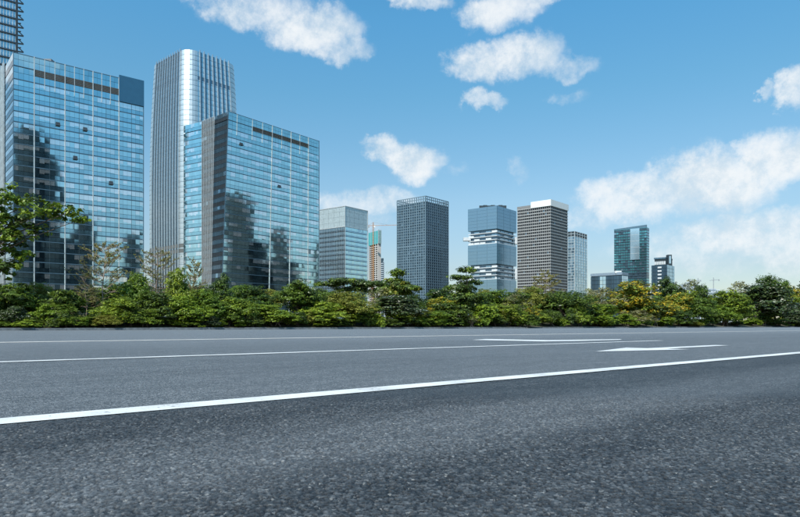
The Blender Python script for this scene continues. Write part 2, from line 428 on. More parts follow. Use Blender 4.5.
# kerb stones, 2 m long, slightly uneven
kerb = tag(empty('kerb', (0, 0, 0), ANG), kind='structure')
kb = []
for k in range(3):
    b = MB(); e = .012 * k; b.hexa([(0, DE, -.04), (1.985, DE, -.04), (1.985, DE + .3, -.04), (0, DE + .3, -.04),
        (0, DE + .02, .150 + e), (1.985, DE + .02, .154 + e), (1.985, DE + .3, .154 + e), (0, DE + .3, .150 + e)])
    kb.append(b.mesh('kerb_stone', M['kerb']))
for k in range(110):
    o = bpy.data.objects.new('kerb_stone', kb[(k * 7 + k // 3) % 3]); COL.objects.link(o); o.parent = kerb; o.location = (-40 + 2 * k, 0, 0)
b = MB(); b.box(180.0, 1500, DE, DE + .3, -.04, .16); b.box(-900, -40.02, DE, DE + .3, -.04, .16)
tag(b.build('kerb_run', M['kerb'], kerb), kind='stuff')

def stripe(name, x0, x1, d, wd, m_, seg=.5, z=.004):
    """painted stripe with slightly uneven edges, in road coordinates"""
    mb = MB(); n = max(1, int(min((x1 - x0) / seg, 300))); rg = random.Random(int(d * 100 + x0))
    xs = [x0 + (x1 - x0) * (i / n) ** 1 for i in range(n + 1)]
    e = [(rg.uniform(-1, 1) * .004, rg.uniform(-1, 1) * .004) for _ in xs]
    for i in range(n):
        mb.face([(xs[i], d - wd / 2 + e[i][0], z), (xs[i + 1], d - wd / 2 + e[i + 1][0], z),
                 (xs[i + 1], d + wd / 2 + e[i + 1][1], z), (xs[i], d + wd / 2 + e[i][1], z)])
    return mb.build(name, m_, road)
stripe('edge_line', -20, 130, D1, .145, M['paint'])
def along(x, y):
    Y = H * F / (y - HY); X = (x - CX) / F * Y; return X * ru.x + Y * ru.y
stripe('lane_line', -30, along(662, 340.7), D2, .15, M['paint'])
stripe('lane_line', along(662, 340.7) + 16, along(662, 340.7) + 120, D2, .15, M['paint'])
stripe('centre_line', -60, 260, D3, .36, M['paintc'])
for k in range(8):                                  # white-painted stretches at the foot of the kerb
    b = MB(); a = -46 + k * 7.0
    b.hexa([(a, DE - .05, 0), (a + 3.4, DE - .05, 0), (a + 3.4, DE - .003, 0), (a, DE - .003, 0), (a, DE - .03, .04), (a + 3.4, DE - .03, .04), (a + 3.4, DE - .003, .04), (a, DE - .003, .04)])
    b.build('painted_kerb_face', M['paint'], kerb)
def arrow(tip_px, d, ln, hw, hl, sw):
    """straight-ahead arrow whose tip points back along the lane"""
    t0 = along(*tip_px); mb = MB()
    mb.face([(t0, d, .004), (t0 + hl, d - hw, .004), (t0 + hl, d - sw, .004), (t0 + hl, d + sw, .004), (t0 + hl, d + hw, .004)])
    mb.face([(t0 + hl, d - sw, .004), (t0 + ln, d - sw * .8, .004), (t0 + ln, d + sw * .8, .004), (t0 + hl, d + sw, .004)])
    return mb.build('lane_arrow', M['paint'], road)
arrow((597, 351.9), 3.97, 3.6, .43, 1.5, .13)
def gp(x, y):                         # ground point under a picture point, in road coordinates
    Y = H * F / (y - HY); X = (x - CX) / F * Y; return (X * ru.x + Y * ru.y, X * rn.x + Y * rn.y, .004)
mb = MB()
mb.face([gp(*q) for q in ((472, 340.1), (512, 340.9), (545, 341.6), (548, 340.3), (486, 339.2))])
mb.face([gp(545, 341.6), gp(582, 341.0), gp(622, 339.9), gp(620, 339.4), gp(582, 339.9), gp(548, 340.3)])
mb.build('turn_arrow', M['paint'], road)

# ------------------------------------------------------------------ building kit
class Corner:
    """a box building standing on its near corner: corner column xc at depth Y, right-hand face towards vanishing column vr"""
    def __init__(s, xc, Y, vr, xl, xr, vl=None):
        s.Y = Y; s.p = Vector(px(xc, Y)); q = vr - CX
        vl = CX - F * F / q if vl is None else vl
        s.r = Vector((q, F)).normalized(); s.l = Vector((vl - CX, F)).normalized()
        def ln(d, xe):
            k = (xe - CX) / F; return (k * s.p.y - s.p.x) / (d.x - k * d.y)
        s.lr = ln(s.r, xr); s.ll = ln(s.l, xl); s.ln = ln
        s.R = s.p + s.r * s.lr; s.L = s.p + s.l * s.ll; s.B = s.R + s.l * s.ll
    def plan(s, ins=0.0):
        c = (s.p + s.B) / 2; pl = [s.p, s.R, s.B, s.L]
        if not ins: return [tuple(q) for q in pl]
        return [tuple(s.p + s.r * (ins if i in (0, 3) else s.lr - ins) + s.l * (ins if i in (0, 1) else s.ll - ins)) for i in range(4)]
def v3(p, z): return Vector((p[0], p[1], z))

def wallfn(a, b, a_top=None, b_top=None, z0=0, z1=1):
    """surface function of a wall standing on a->b (outside is to the right of a->b), optional lean"""
    a = Vector(a); b = Vector(b); at = Vector(a_top) if a_top is not None else a; bt = Vector(b_top) if b_top is not None else b
    def P(s, z):
        t = (z - z0) / (z1 - z0); p = (a.lerp(at, t)).lerp(b.lerp(bt, t), s)
        return Vector((p.x, p.y, z))
    d = (b - a).normalized(); return P, Vector((d.y, -d.x, 0)), (b - a).length

def pane(mb, P, n, s0, s1, z0, z1, mi, rg, tilt=.004, out=0.0, gap=.0):
    """one pane, tilted a hair so that mirrored things break up from pane to pane"""
    q = [P(s0, z0), P(s1, z0), P(s1, z1), P(s0, z1)]
    wd = (q[1] - q[0]).length; hg = z1 - z0
    tx = rg.gauss(0, tilt) * wd / 2; tz = rg.gauss(0, tilt) * hg / 2
    o = [-tx - tz, tx - tz, tx + tz, -tx + tz]
    mb.face([q[i] + n * (out + o[i]) for i in range(4)], mi)

def vision_wall(root, P, n, bays, floors, mats, rg, blind=.45, sp=.42, tilt=.0028, name='glass_panel', spec=None, z_ledge=True):
    """bays: list of (s0, s1, panes); floors: list of (z0, z1); each bay of each floor is one glazed panel"""
    run = 0.0
    for fi, (z0, z1) in enumerate(floors):
        h = z1 - z0; zs = z0 + h * sp
        for (s0, s1, k) in bays:
            mb = MB()
            for i in range(k):
                a = s0 + (s1 - s0) * i / k; c = s0 + (s1 - s0) * (i + 1) / k
                e = (c - a) * .014
                pane(mb, P, n, a + e, c - e, z0 + .10, zs - .05, 1, rg, tilt * .8)
                run = run * .55 + rg.random() * .45
                if spec == 'blank': mi = 1
                else: mi = 2 if run < blind else 0
                pane(mb, P, n, a + e, c - e, zs + .05, z1 - .30, mi, rg, tilt)
                if spec != 'blank' and mi == 2 and rg.random() < .5:      # blind half down: clear strip below
                    zz = zs + .05 + (z1 - .30 - zs) * rg.uniform(.15, .4)
                    pane(mb, P, n, a + e, c - e, zs + .05, zz, 0, rg, tilt, .02)
            mb.build(name, mats, root)

def ledges(root, P, n, zs, m_, wd=.28, dp=.12, name='ledge', s0=0, s1=1):
    for z in zs:
        mb = MB(); mb.bar(P(s0, z), P(s1, z), n, wd, dp); mb.build(name, m_, root)
def mullions(root, P, n, ss, z0, z1, m_, wd=.25, dp=.25, name='mullion'):
    for s in ss:
        mb = MB(); mb.bar(P(s, z0), P(s, z1), n, wd, dp); mb.build(name, m_, root)

# ================================================================== A: blue glass block at the left
rg = random.Random(11)
A = Corner(13, 220, 1140, 5.4, 143.7)
za = pz(51.5, 220)
rootA = tag(empty('office_building', v3(A.p, -.05)), 'blue mirror-glass office block with white mullions and a plain blue corner panel', 'building')
def adopt(root):                      # children were built in world space: keep them there
    for c in root.children:
        c.location = c.location - root.location
P, n, ln = wallfn(A.p, A.R)
NFA = 20; zt = za - 9.2; fh = (zt - 12.0) / NFA
fl = [(zt - fh * (k + 1), zt - fh * k) for k in range(NFA + 2)]
bx = [0, 6.5, 16.4, 25.9, 35.2, A.lr]; bays = []
for i in range(5): bays.append((bx[i] / A.lr, bx[i + 1] / A.lr, 4 if i == 0 else 6))
mats = [M['glassA'], M['spanA'], M['blindA']]
vision_wall(rootA, P, n, bays, fl, mats, rg)
ledges(rootA, P, n, [z1 - .14 for z0, z1 in fl] + [za - 4.6, za - .2], M['ledge'], .26, .10)
# crown storeys: blank blue glass, brown louvre strip, blue sign panel
crown = [(zt, zt + 4.6), (zt + 4.6, za)]
vision_wall(rootA, P, n, bays[:4], crown, mats, rg, spec='blank', sp=.5)
mb = MB(); mb.hexa([P(bays[4][0], zt + .0) + n * .02, P(1, zt) + n * .02, P(1, zt) + n * .45, P(bays[4][0], zt) + n * .45][::-1] +
                   [P(bays[4][0], za + .9) + n * .02, P(1, za + .9) + n * .02, P(1, za + .9) + n * .45, P(bays[4][0], za + .9) + n * .45][::-1])
mb.build('sign_panel', M['bluepanel'], rootA)
z_l = za - 6.9
for i in range(1, 4):
    mb = MB()
    for k in range(6): mb.bar(P(bays[i][0] + .004, z_l + .18 + k * .40), P(bays[i][1] - .004, z_l + .18 + k * .40), n, .26, .16)
    o = mb.build('louvre', M['louvre'], rootA)
mullions(rootA, P, n, [bays[i][0] for i in range(1, 5)], 0, za, M['mull'], .30, .30)
mullions(rootA, P, n, [(bays[i][0] * (3 - k) + bays[i][1] * k) / 3 for i in (1, 2, 3) for k in (1, 2)], za - 11, za, M['mull'], .20, .22)
mullions(rootA, P, n, [(bays[i][0] + bays[i][1]) / 2 for i in range(1, 5)], 0, zt - .1, M['mulldk'], .10, .08)
mullions(rootA, P, n, [.002, .998], 0, za, M['ledge'], .25, .2)
for s, k in ((.30, 3), (.505, 3), (.71, 8), (.43, 6)):                 # a few vents tilted open
    mb = MB(); z = fl[k][0] + 1.0; a, c = P(s, z), P(s + .032, z)
    mb.hexa([a, c, c + n * .75, a + n * .75, a + Vector((0, 0, 1.5)), c + Vector((0, 0, 1.5)), c + n * .80 + Vector((0, 0, .12)), a + n * .80 + Vector((0, 0, .12))])
    mb.build('open_window', M['mulldk'], rootA)
# left flank
Pl, nl, lnl = wallfn(A.L, A.p)
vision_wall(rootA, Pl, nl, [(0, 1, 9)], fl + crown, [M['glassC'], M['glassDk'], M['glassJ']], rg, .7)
ledges(rootA, Pl, nl, [z1 - .14 for z0, z1 in fl], M['ledge'], .34, .10)
mb = MB(); mb.prism(A.plan(.35), -.05, za - .3); mb.build('core', M['core'], rootA)
mb = MB(); mb.prism(A.plan(.6), za - .3, za - .15); mb.build('roof', M['roof'], rootA)
for (f_, g_) in ((.25, .3), (.6, .55)):
    mb = MB(); c = A.p + A.r * A.lr * f_ + A.l * A.ll * g_
    mb.box(c.x - 3, c.x + 3, c.y - 2, c.y + 2, za - .15, za + 1.2); mb.build('roof_plant', M['roof'], rootA)
adopt(rootA)

# A2: pale ribbed wing behind the block's flank
A2 = Corner(4.5, 262, 1140, -12, 20, None)
z2 = pz(62, 262)
rootA2 = tag(empty('ribbed_building', v3(A2.p, -.05)), 'pale ribbed stone wing just behind the flank of the blue glass block', 'building')
mb = MB(); mb.prism(A2.plan(.3), -.05, z2 - .4); mb.build('core', M['core'], rootA2)
Pl, nl, lnl = wallfn(A2.L, A2.p)
vision_wall(rootA2, Pl, nl, [(i / 5, (i + 1) / 5, 3) for i in range(5)], [(z2 - 4.2 * (k + 1), z2 - 4.2 * k) for k in range(21)], [M['glassJ'], M['glassE'], M['glassJ']], rg, .4)
mullions(rootA2, Pl, nl, [i / 15 + .02 for i in range(15)] + [.985], -.05, z2, M['mull'], .55, .5, 'rib')
adopt(rootA2)

# ================================================================== D: tower with saw-tooth fins, top left
rg = random.Random(12)
Dc = Corner(-46, 318, 1190, -52, 17.2)
zd = pz(-70, 318)
rootD = tag(empty('finned_tower', v3(Dc.p, -.05)), 'tall tower with dark floor lines and sawtooth brackets along its edge', 'building')
P, n, ln = wallfn(Dc.p, Dc.R)
fl = [(4.3 * k, 4.3 * k + 4.3) for k in range(12, int(zd / 4.3))]; zd = fl[-1][1]
vision_wall(rootD, P, n, [(i / 4, (i + 1) / 4, 5) for i in range(4)], fl, [M['glassD'], M['glassE'], M['glassJ']], rg, .5, sp=.25)
ledges(rootD, P, n, [z0 for z0, z1 in fl], M['mulldk'], .8, .5)
mullions(rootD, P, n, [(i + .5) / 20 for i in range(20)], -.05, zd, M['mull'], .28, .3, 'fin')
mullions(rootD, P, n, [.992], -.05, zd, M['mulldk'], 1.0, .6)
rr = Dc.r
for z0, z1 in fl:
    mb = MB(); e = Dc.R
    for (zz, o_, t_) in ((z0 + .1, 2.9, .35), (z0 + 2.2, 1.7, .25)):
        a = v3(e, zz); c = v3(e + rr * o_, zz + .35)
        mb.bar(a, c, Vector((n.x, n.y, 0)), t_ * 1.8, .6)
    mb.bar(v3(e + rr * 2.9, z0 + .5), v3(e + rr * .3, z0 + 2.5), Vector((n.x, n.y, 0)), .35, .5)
    mb.build('bracket', M['mulldk'], rootD)
mb = MB(); mb.prism(Dc.plan(.4), -.05, zd); mb.build('core', M['core'], rootD)
Pr, nr, _ = wallfn(Dc.R, Dc.B)
vision_wall(rootD, Pr, nr, [(0, .5, 8), (.5, 1, 8)], fl, [M['glassD'], M['glassE'], M['glassJ']], rg, .5, sp=.25)
adopt(rootD)

# ================================================================== C: round-cornered tower
rg = random.Random(13)
Cc = Corner(186, 520, 951, 145.5, 243.0)
zc = pz(44.8, 520)
rootC = tag(empty('rounded_tower', v3(Cc.p, -.05)), 'tallest silver glass tower with rounded corner and vertical ribs', 'building')
def rounded(plan, r, seg=7):
    out = []; kinds = []; N = len(plan)
    for i in range(N):
        p = Vector(plan[i]); a = Vector(plan[i - 1]); c = Vector(plan[(i + 1) % N])
        u = (a - p).normalized(); v = (c - p).normalized()
        cen = p + (u + v) * r
        for k in range(seg + 1):
            t = k / seg * math.pi / 2
            out.append(cen - v * r * math.cos(t) - u * r * math.sin(t)); kinds.append(1)
    return out
pl = [Cc.p, Cc.R, Cc.B, Cc.L]
cen = (Cc.p + Cc.B) / 2
ring0 = rounded(pl, 11.0)
# refine straights
ring = []; curved = []
for i in range(len(ring0)):
    a, c = ring0[i], ring0[(i + 1) % len(ring0)]; L_ = (c - a).length
    k = max(1, round(L_ / 2.25)) if L_ > 6 else 1
    for j in range(k): ring.append(a.lerp(c, j / k)); curved.append(k == 1)
def scaleC(z):
    t = z / zc
    return 1.0 + .012 * math.sin(min(t, .55) / .55 * math.pi / 2) - .115 * max(0, (t - .45) / .55) ** 2.2
def PC(p, z, o=0.0):
    q = cen + (p - cen) * scaleC(z); 
    if o: q = q + (p - cen).normalized() * o
    return v3(q, z)
fhc = 4.3; nf = int(zc / fhc); fhc = zc / nf
mb = MB(); N = len(ring)
shaft_floor = {14, 15}
strip = [rg.random() for _ in range(N)]
for k in range(8, nf):
    z0, z1 = k * fhc, (k + 1) * fhc
    for i in range(N):
        a, c = ring[i], ring[(i + 1) % N]
        vd = (not curved[i]) and (i % 2 == 0)
        if k in shaft_floor: mi = 2
        elif k == nf - 6 and not curved[i]: mi = 1
        elif curved[i]: mi = 3
        elif vd: mi = 1
        else: mi = 0
        zz = z0 + fhc * .28
        mb.face([PC(a, z0 + .25), PC(c, z0 + .25), PC(c, zz), PC(a, zz)], 3 if curved[i] else (1 if vd else 0))
        j = [rg.gauss(0, .004) for _ in range(4)]
        mb.face([PC(a, zz + .08, j[0]), PC(c, zz + .08, j[1]), PC(c, z1, j[2]), PC(a, z1, j[3])], mi)
tag(mb.build('curtain_wall', [M['glassC'], M['glassC2'], M['belt'], M['glassR']], rootC), kind='stuff')
for i in range(N):
    if not curved[i] and i % 2 == 0 or (curved[i] and not curved[i - 1]):
        mb = MB(); prev = None; p = ring[i]; tdir = (ring[(i + 1) % N] - p).normalized() * .32
        zs = [30 + (zc + 1.5 - 30) * q / 14 for q in range(15)]
        nn = Vector((tdir.y, -tdir.x)).normalized()
        for q in range(14):
            s0 = []; 
            for z in (zs[q], zs[q + 1]):
                b0 = PC(p, min(z, zc)); b0.z = z
                s0.append([b0 - v3(tdir, 0), b0 + v3(tdir, 0), b0 + v3(tdir, 0) + v3(nn, 0) * .75, b0 - v3(tdir, 0) + v3(nn, 0) * .75])
            mb.hexa(s0[0][::-1] + s0[1][::-1])
        mb.build('rib', M['rib'], rootC)
for k in range(8, nf):
    mb = MB(); z = k * fhc
    for i in range(N):
        a, c = ring[i], ring[(i + 1) % N]
        mb.face([PC(a, z + .05, .14), PC(c, z + .05, .14), PC(c, z + .25, .14), PC(a, z + .25, .14)])
        mb.face([PC(a, z + .25, .14), PC(c, z + .25, .14), PC(c, z + .25, -.2), PC(a, z + .25, -.2)])
        mb.face([PC(a, z + .05, -.2), PC(c, z + .05, -.2), PC(c, z + .05, .14), PC(a, z + .05, .14)])
    mb.build('floor_band', M['bandC'], rootC)
mb = MB(); mb.prism([tuple(cen + (q - cen) * .96) for q in ring], -.05, zc - 6, top=[tuple(cen + (q - cen) * .86) for q in ring])
mb.build('core', M['core'], rootC)
adopt(rootC)

# ================================================================== B: teal glass block with the slanted dark corner
rg = random.Random(14)
B = Corner(228.2, 315, 880, 201.5, 319.2, vl=-330)
zb = pz(110.8, 315)
rootB = tag(empty('office_building', v3(B.p, -.05)), 'teal mirror-glass block with brown louvre strip and slanted dark corner', 'building')
pbot = Vector(px(220.2, 312))                        # the corner leans: it stands further out at the foot
dL2 = Vector((-660 - CX, F)).normalized(); kk = (183.6 - CX) / F
tL2 = (kk * B.L.y - B.L.x) / (dL2.x - kk * dL2.y); L2 = B.L + dL2 * tL2
P, n, ln = wallfn(pbot, B.R, B.p, B.R, 0, zb)
NFB = 22; zt = zb - 8.6; fh = 4.25
fl = [(zt - fh * (k + 1), zt - fh * k) for k in range(NFB)]
def sB(x):
    k = (x - CX) / F; return ((k * B.p.y - B.p.x) / (B.r.x - k * B.r.y)) / B.lr
bs = [0, sB(237.3), sB(252.6), sB(272.4), sB(291.1), sB(308.4), 1]
bays = [(bs[i], bs[i + 1], (2, 4, 5, 6, 6, 4)[i]) for i in range(6)]
mats = [M['glassB'], M['spanB'], M['blindB']]
vision_wall(rootB, P, n, bays, fl, mats, rg, .5)
crown = [(zt, zt + 4.3), (zt + 4.3, zb)]
vision_wall(rootB, P, n, bays, crown, mats, rg, spec='blank', sp=.5)
ledges(rootB, P, n, [z1 - .14 for z0, z1 in fl] + [zb - 4.3, zb - .2], M['ledge'], .24, .10)
for (s0, s1) in ((bs[2], bs[3]), (bs[3], bs[4]), (bs[4], bs[5])):
    mb = MB()
    for k in range(6): mb.bar(P(s0 + .004, zb - 6.0 + k * .40), P(s1 - .004, zb - 6.0 + k * .40), n, .26, .16)
    mb.build('louvre', M['louvre'], rootB)
mullions(rootB, P, n, [bs[i] for i in (3, 4, 5)], 0, zb, M['mull'], .30, .30)
mullions(rootB, P, n, [bs[1], bs[2]] + [(bs[i] + bs[i + 1]) / 2 for i in (2, 3, 4)], zb - 11, zb, M['mull'], .18, .22)
mullions(rootB, P, n, [.002, .998], 0, zb, M['ledge'], .25, .2)
for s, k in ((.12, 1), (.20, 11), (.52, 5)):
    mb = MB(); z = fl[k][0] + 1.6; a, c = P(s, z), P(s + .03, z)
    mb.hexa([a, c, c + n * .7, a + n * .7, a + Vector((0, 0, 1.5)), c + Vector((0, 0, 1.5)), c + n * .75 + Vector((0, 0, .1)), a + n * .75 + Vector((0, 0, .1))])
    mb.build('open_window', M['mulldk'], rootB)
# dark slanted flank and the glazed flank beyond it
Pl, nl, _ = wallfn(B.L, pbot, B.L, B.p, 0, zb)
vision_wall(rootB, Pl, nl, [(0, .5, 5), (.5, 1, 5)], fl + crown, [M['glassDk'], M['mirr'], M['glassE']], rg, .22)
mullions(rootB, Pl, nl, [.04 + .065 * i for i in range(8)], 0, zb, M['mull'], .30, .35, 'fin')
ledges(rootB, Pl, nl, [z1 - .14 for z0, z1 in fl], M['mulldk'], .3, .1)
P2, n2, _ = wallfn(L2, B.L)
vision_wall(rootB, P2, n2, [(0, .5, 5), (.5, 1, 5)], fl + crown, mats, rg, .45)
ledges(rootB, P2, n2, [z1 - .14 for z0, z1 in fl], M['ledge'], .3, .1)
Bk = B.R + Vector((-.62, .78)) * 34
ctr = (B.p + B.R + L2 + Bk) / 4
plB = [pbot, B.R, Bk, L2, B.L]; plT = [B.p, B.R, Bk, L2, B.L]
def ins(pl_, f): c = sum(pl_, Vector((0, 0))) / len(pl_); return [tuple(c + (q - c) * f) for q in pl_]
mb = MB(); mb.prism(ins(plB, .975), -.05, zb - .5, top=ins(plT, .975)); mb.build('core', M['core'], rootB)
adopt(rootB)

# ================================================================== E: grey-blue box with frosted crown
rg = random.Random(15)
E = Corner(345, 560, 885, 318, 367.6)
ze = pz(206, 560); zfro = pz(226.5, 560)
rootE = tag(empty('glass_building', v3(E.p, -.05)), 'grey-blue glass box with a frosted white crown, beside the construction tower', 'building')
fl = [(zfro - 4.2 * (k + 1), zfro - 4.2 * k) for k in range(20)]
P, n, ln = wallfn(E.p, E.R)
vision_wall(rootE, P, n, [(i / 4, (i + 1) / 4, 4) for i in range(4)], fl, [M['glassA'], M['glassE'], M['glassJ']], rg, .25, sp=.3, tilt=.007)
Pl, nl, ll_ = wallfn(E.L, E.p)
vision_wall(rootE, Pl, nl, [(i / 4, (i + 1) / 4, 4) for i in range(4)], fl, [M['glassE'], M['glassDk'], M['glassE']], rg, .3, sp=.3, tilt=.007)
mullions(rootE, Pl, nl, [i / 16 for i in range(1, 16)], 0, zfro, M['mull'], .16, .16)
for (q, nq) in ((P, n), (Pl, nl)):
    for r_ in range(4):
        z0 = zfro + .3 + r_ * (ze - zfro) / 4; z1 = zfro + (r_ + 1) * (ze - zfro) / 4
        for c_ in range(5):
            mb = MB(); pane(mb, q, nq, c_ / 5 + .002, (c_ + 1) / 5 - .002, z0 - .2, z1, 0, rg, .003)
            mb.build('frosted_panel', M['frost'], rootE)
    ledges(rootE, q, nq, [zfro + .1, ze], M['mull'], .5, .3, 'rail')
mullions(rootE, P, n, [0, .998], 0, ze, M['mull'], .5, .3, 'post')
mb = MB(); mb.prism(E.plan(.5), -.05, ze - 1); mb.build('core', M['core'], rootE)
adopt(rootE)

# ================================================================== F: tower under construction with its crane
rg = random.Random(16)
Fc = Corner(378, 1050, 1500, 369, 380.5)
zf0 = pz(243, 1050); zf1 = pz(230.5, 1050)
rootF = tag(empty('construction_tower', v3(Fc.p, -.05)), 'brown and white unfinished tower wrapped in teal netting at the top', 'building')
mb = MB(); mb.prism(Fc.plan(1.2), -.05, zf0); mb.build('core', M['core'], rootF)
for k in range(8, int(zf0 / 3.6)):
    mb = MB(); mb.prism(Fc.plan(0), k * 3.6, k * 3.6 + 1.2); mb.build('floor_slab', M['concBrown'] if k % 1 else M['concPale'], rootF)
for (a, c) in ((Fc.L, Fc.p), (Fc.p, Fc.R)):
    Pq, nq, _ = wallfn(a, c)
    for i, s in enumerate((.03, .27, .5, .74, .97)):
        mb = MB(); mb.bar(Pq(s, 0), Pq(s, zf0), nq, 1.7, .3); mb.build('pier', M['concBrown'] if i in (0, 1, 2) and a == Fc.L else M['concPale'], rootF)
mb = MB(); o_ = [tuple(Vector(q) + (Vector(q) - (Fc.p + Fc.B) / 2).normalized() * 2.2) for q in Fc.plan(0)]
mb.prism(o_, zf0 - 1, zf1); mb.build('scaffold_net', M['net'], rootF)
for s in range(5):
    for (a, c) in ((o_[3], o_[0]), (o_[0], o_[1])):
        Pq, nq, _ = wallfn(a, c)
        mb = MB(); mb.bar(Pq(.02 + s * .24, zf0 - 1), Pq(.02 + s * .24, zf1 + 1.5), nq, .5, .3); mb.build('scaffold_pole', M['mull'], rootF)
adopt(rootF)
rootT = tag(empty('tower_crane', v3(px(373.2, 1020), -.05)), 'orange tower crane standing in front of the netted construction tower', 'crane')
def lattice(mb, a, c, wd, seg, m=0):
    a = Vector(a); c = Vector(c); t = (c - a).normalized(); u = t.cross(Vector((.1, .9, .2))).normalized() * wd / 2; v = t.cross(u).normalized() * wd / 2
    for q in (u + v, u - v, -u - v, -u + v): mb.tube([a + q, c + q], [wd * .10] * 2, 4)
    for k in range(seg):
        p0 = a.lerp(c, k / seg); p1 = a.lerp(c, (k + 1) / seg)
        for q0, q1 in ((u + v, u - v), (u - v, -u - v), (-u - v, -u + v), (-u + v, u + v)): mb.tube([p0 + q0, p1 + q1], [wd * .07] * 2, 4)
zt_ = pz(226, 1020); bx_, by_ = px(373.2, 1020)
mb = MB(); lattice(mb, (bx_, by_, 0), (bx_, by_, zt_), 1.9, 40); mb.build('mast', M['crane'], rootT)
mb = MB(); lattice(mb, (bx_ - 9, by_, zt_ + .5), (bx_ + 40, by_ - 6, zt_ + .5), .9, 30); mb.build('jib', M['crane'], rootT)
mb = MB(); lattice(mb, (bx_, by_, zt_), (bx_, by_, zt_ + 6), 1.4, 4); mb.build('apex', M['crane'], rootT)
mb = MB(); mb.tube([(bx_, by_, zt_ + 6), (bx_ + 26, by_ - 4, zt_ + 1)], [.15, .15], 4); mb.tube([(bx_, by_, zt_ + 6), (bx_ - 8, by_, zt_ + 1)], [.15, .15], 4); mb.build('stay', M['craneg'], rootT)
mb = MB(); mb.box(bx_ - 9, bx_ - 6, by_ - 1, by_ + 1, zt_ - 2.5, zt_); mb.build('counterweight', M['craneg'], rootT)
mb = MB(); mb.box(bx_ + 1.2, bx_ + 3.2, by_ - 2.2, by_ - .6, zt_ - 2.6, zt_ - .2); mb.build('cab', M['white'], rootT)
adopt(rootT)
F2 = Corner(383, 1250, 1500, 379, 384.6); zq = pz(258, 1250)
rootF2 = tag(empty('slim_tower', v3(F2.p, -.05)), 'slim grey stepped tower peeping out beside the construction tower', 'building')
mb = MB(); mb.prism(F2.plan(1), -.05, zq - 8); mb.prism(F2.plan(3), zq - 8, zq); mb.build('core', M['glassDk'], rootF2)
for k in range(10, int(zq / 4)):
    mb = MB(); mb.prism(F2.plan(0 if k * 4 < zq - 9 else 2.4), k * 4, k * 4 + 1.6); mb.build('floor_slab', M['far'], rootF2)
adopt(rootF2)

# ================================================================== G: dark square-grid tower
rg = random.Random(17)
G = Corner(425.6, 970, 930, 397, 448.4)
zg = pz(196, 970)
rootG = tag(empty('grid_tower', v3(G.p, -.05)), 'dark slate tower with a fine square window grid and open lattice crown', 'building')
nfg = 46; fhg = zg / (nfg + 2)
mb = MB(); mb.prism(G.plan(.8), -.05, nfg * fhg); mb.build('core', M['core'], rootG)
for (a, c, nm) in ((G.L, G.p, 13), (G.p, G.R, 12), (G.R, G.B, 12), (G.B, G.L, 12)):
    Pq, nq, _ = wallfn(a, c)
    for i in range(nm + 1):
        mb = MB(); wd = 1.25 if i % 3 else 1.7
        mb.bar(Pq(min(max(i / nm, .008), .992), 0), Pq(min(max(i / nm, .008), .992), zg), nq, wd, .5); mb.build('pier', M['gridG'], rootG)
    mb = MB()
    for k in range(nfg):
        for i in range(nm): pane(mb, Pq, nq, i / nm + .008, (i + 1) / nm - .008, k * fhg + .4, (k + 1) * fhg - .4, 0 if rg.random() < .95 else 1, rg, .004, -.15)
    tag(mb.build('window_grid', [M['winG'], M['winG2']], rootG), kind='stuff')
for k in range(6, nfg + 3):
    mb = MB(); hh = .75 if k != 30 else 1.5
    for (a, c) in ((G.L, G.p), (G.p, G.R), (G.R, G.B), (G.B, G.L)):
        Pq, nq, _ = wallfn(a, c); mb.bar(Pq(0, k * fhg), Pq(1, k * fhg), nq, hh * 1.45, .42)
    mb.build('floor_band', M['gridG'], rootG)
Gp = Corner(424, 940, 930, 392, 449); zp = pz(302, 940)
mb = MB(); mb.prism(Gp.plan(0), -.05, zp); mb.build('podium', M['glassH'], rootG)
for k in range(1, 5):
    mb = MB(); mb.prism([tuple(Vector(q) + (Vector(q) - (Gp.p + Gp.B) / 2).normalized() * .8) for q in Gp.plan(0)], zp * k / 4 - 1.3, zp * k / 4); mb.build('podium_band', M['gridG'], rootG)
adopt(rootG)

# ================================================================== H: stacked-box tower
rg = random.Random(18)
Hc = Corner(497, 900, 905, 467.8, 516.4)
rootH = tag(empty('stacked_tower', v3(Hc.p, -.05)), 'tower of stacked slate-blue glass boxes split by open white terraces', 'building')
zz = lambda y: pz(y, 900)
levels = [(-.05, zz(279)), (zz(263.5), zz(243)), (zz(228.5), zz(205.5))]
for (z0, z1) in levels:
    mb = MB(); mb.prism(Hc.plan(0.15), z0 if z0 < 0 else z0, z1); o = mb.build('glass_box', M['glassH'], rootH)
    for (a, c) in ((Hc.L, Hc.p), (Hc.p, Hc.R), (Hc.R, Hc.B)):
        Pq, nq, _ = wallfn(a, c); k = max(2, int((z1 - max(z0, 30)) / 4.3)); zlo = max(z0, 30)
        for i in range(k):
            for j in range(3):
                mb = MB(); pane(mb, Pq, nq, j / 3 + .004, (j + 1) / 3 - .004, zlo + (z1 - zlo) * i / k + .25, zlo + (z1 - zlo) * (i + 1) / k - .05, 0, rg, .003, .05)
                mb.build('glass_panel', M['glassH'], o)
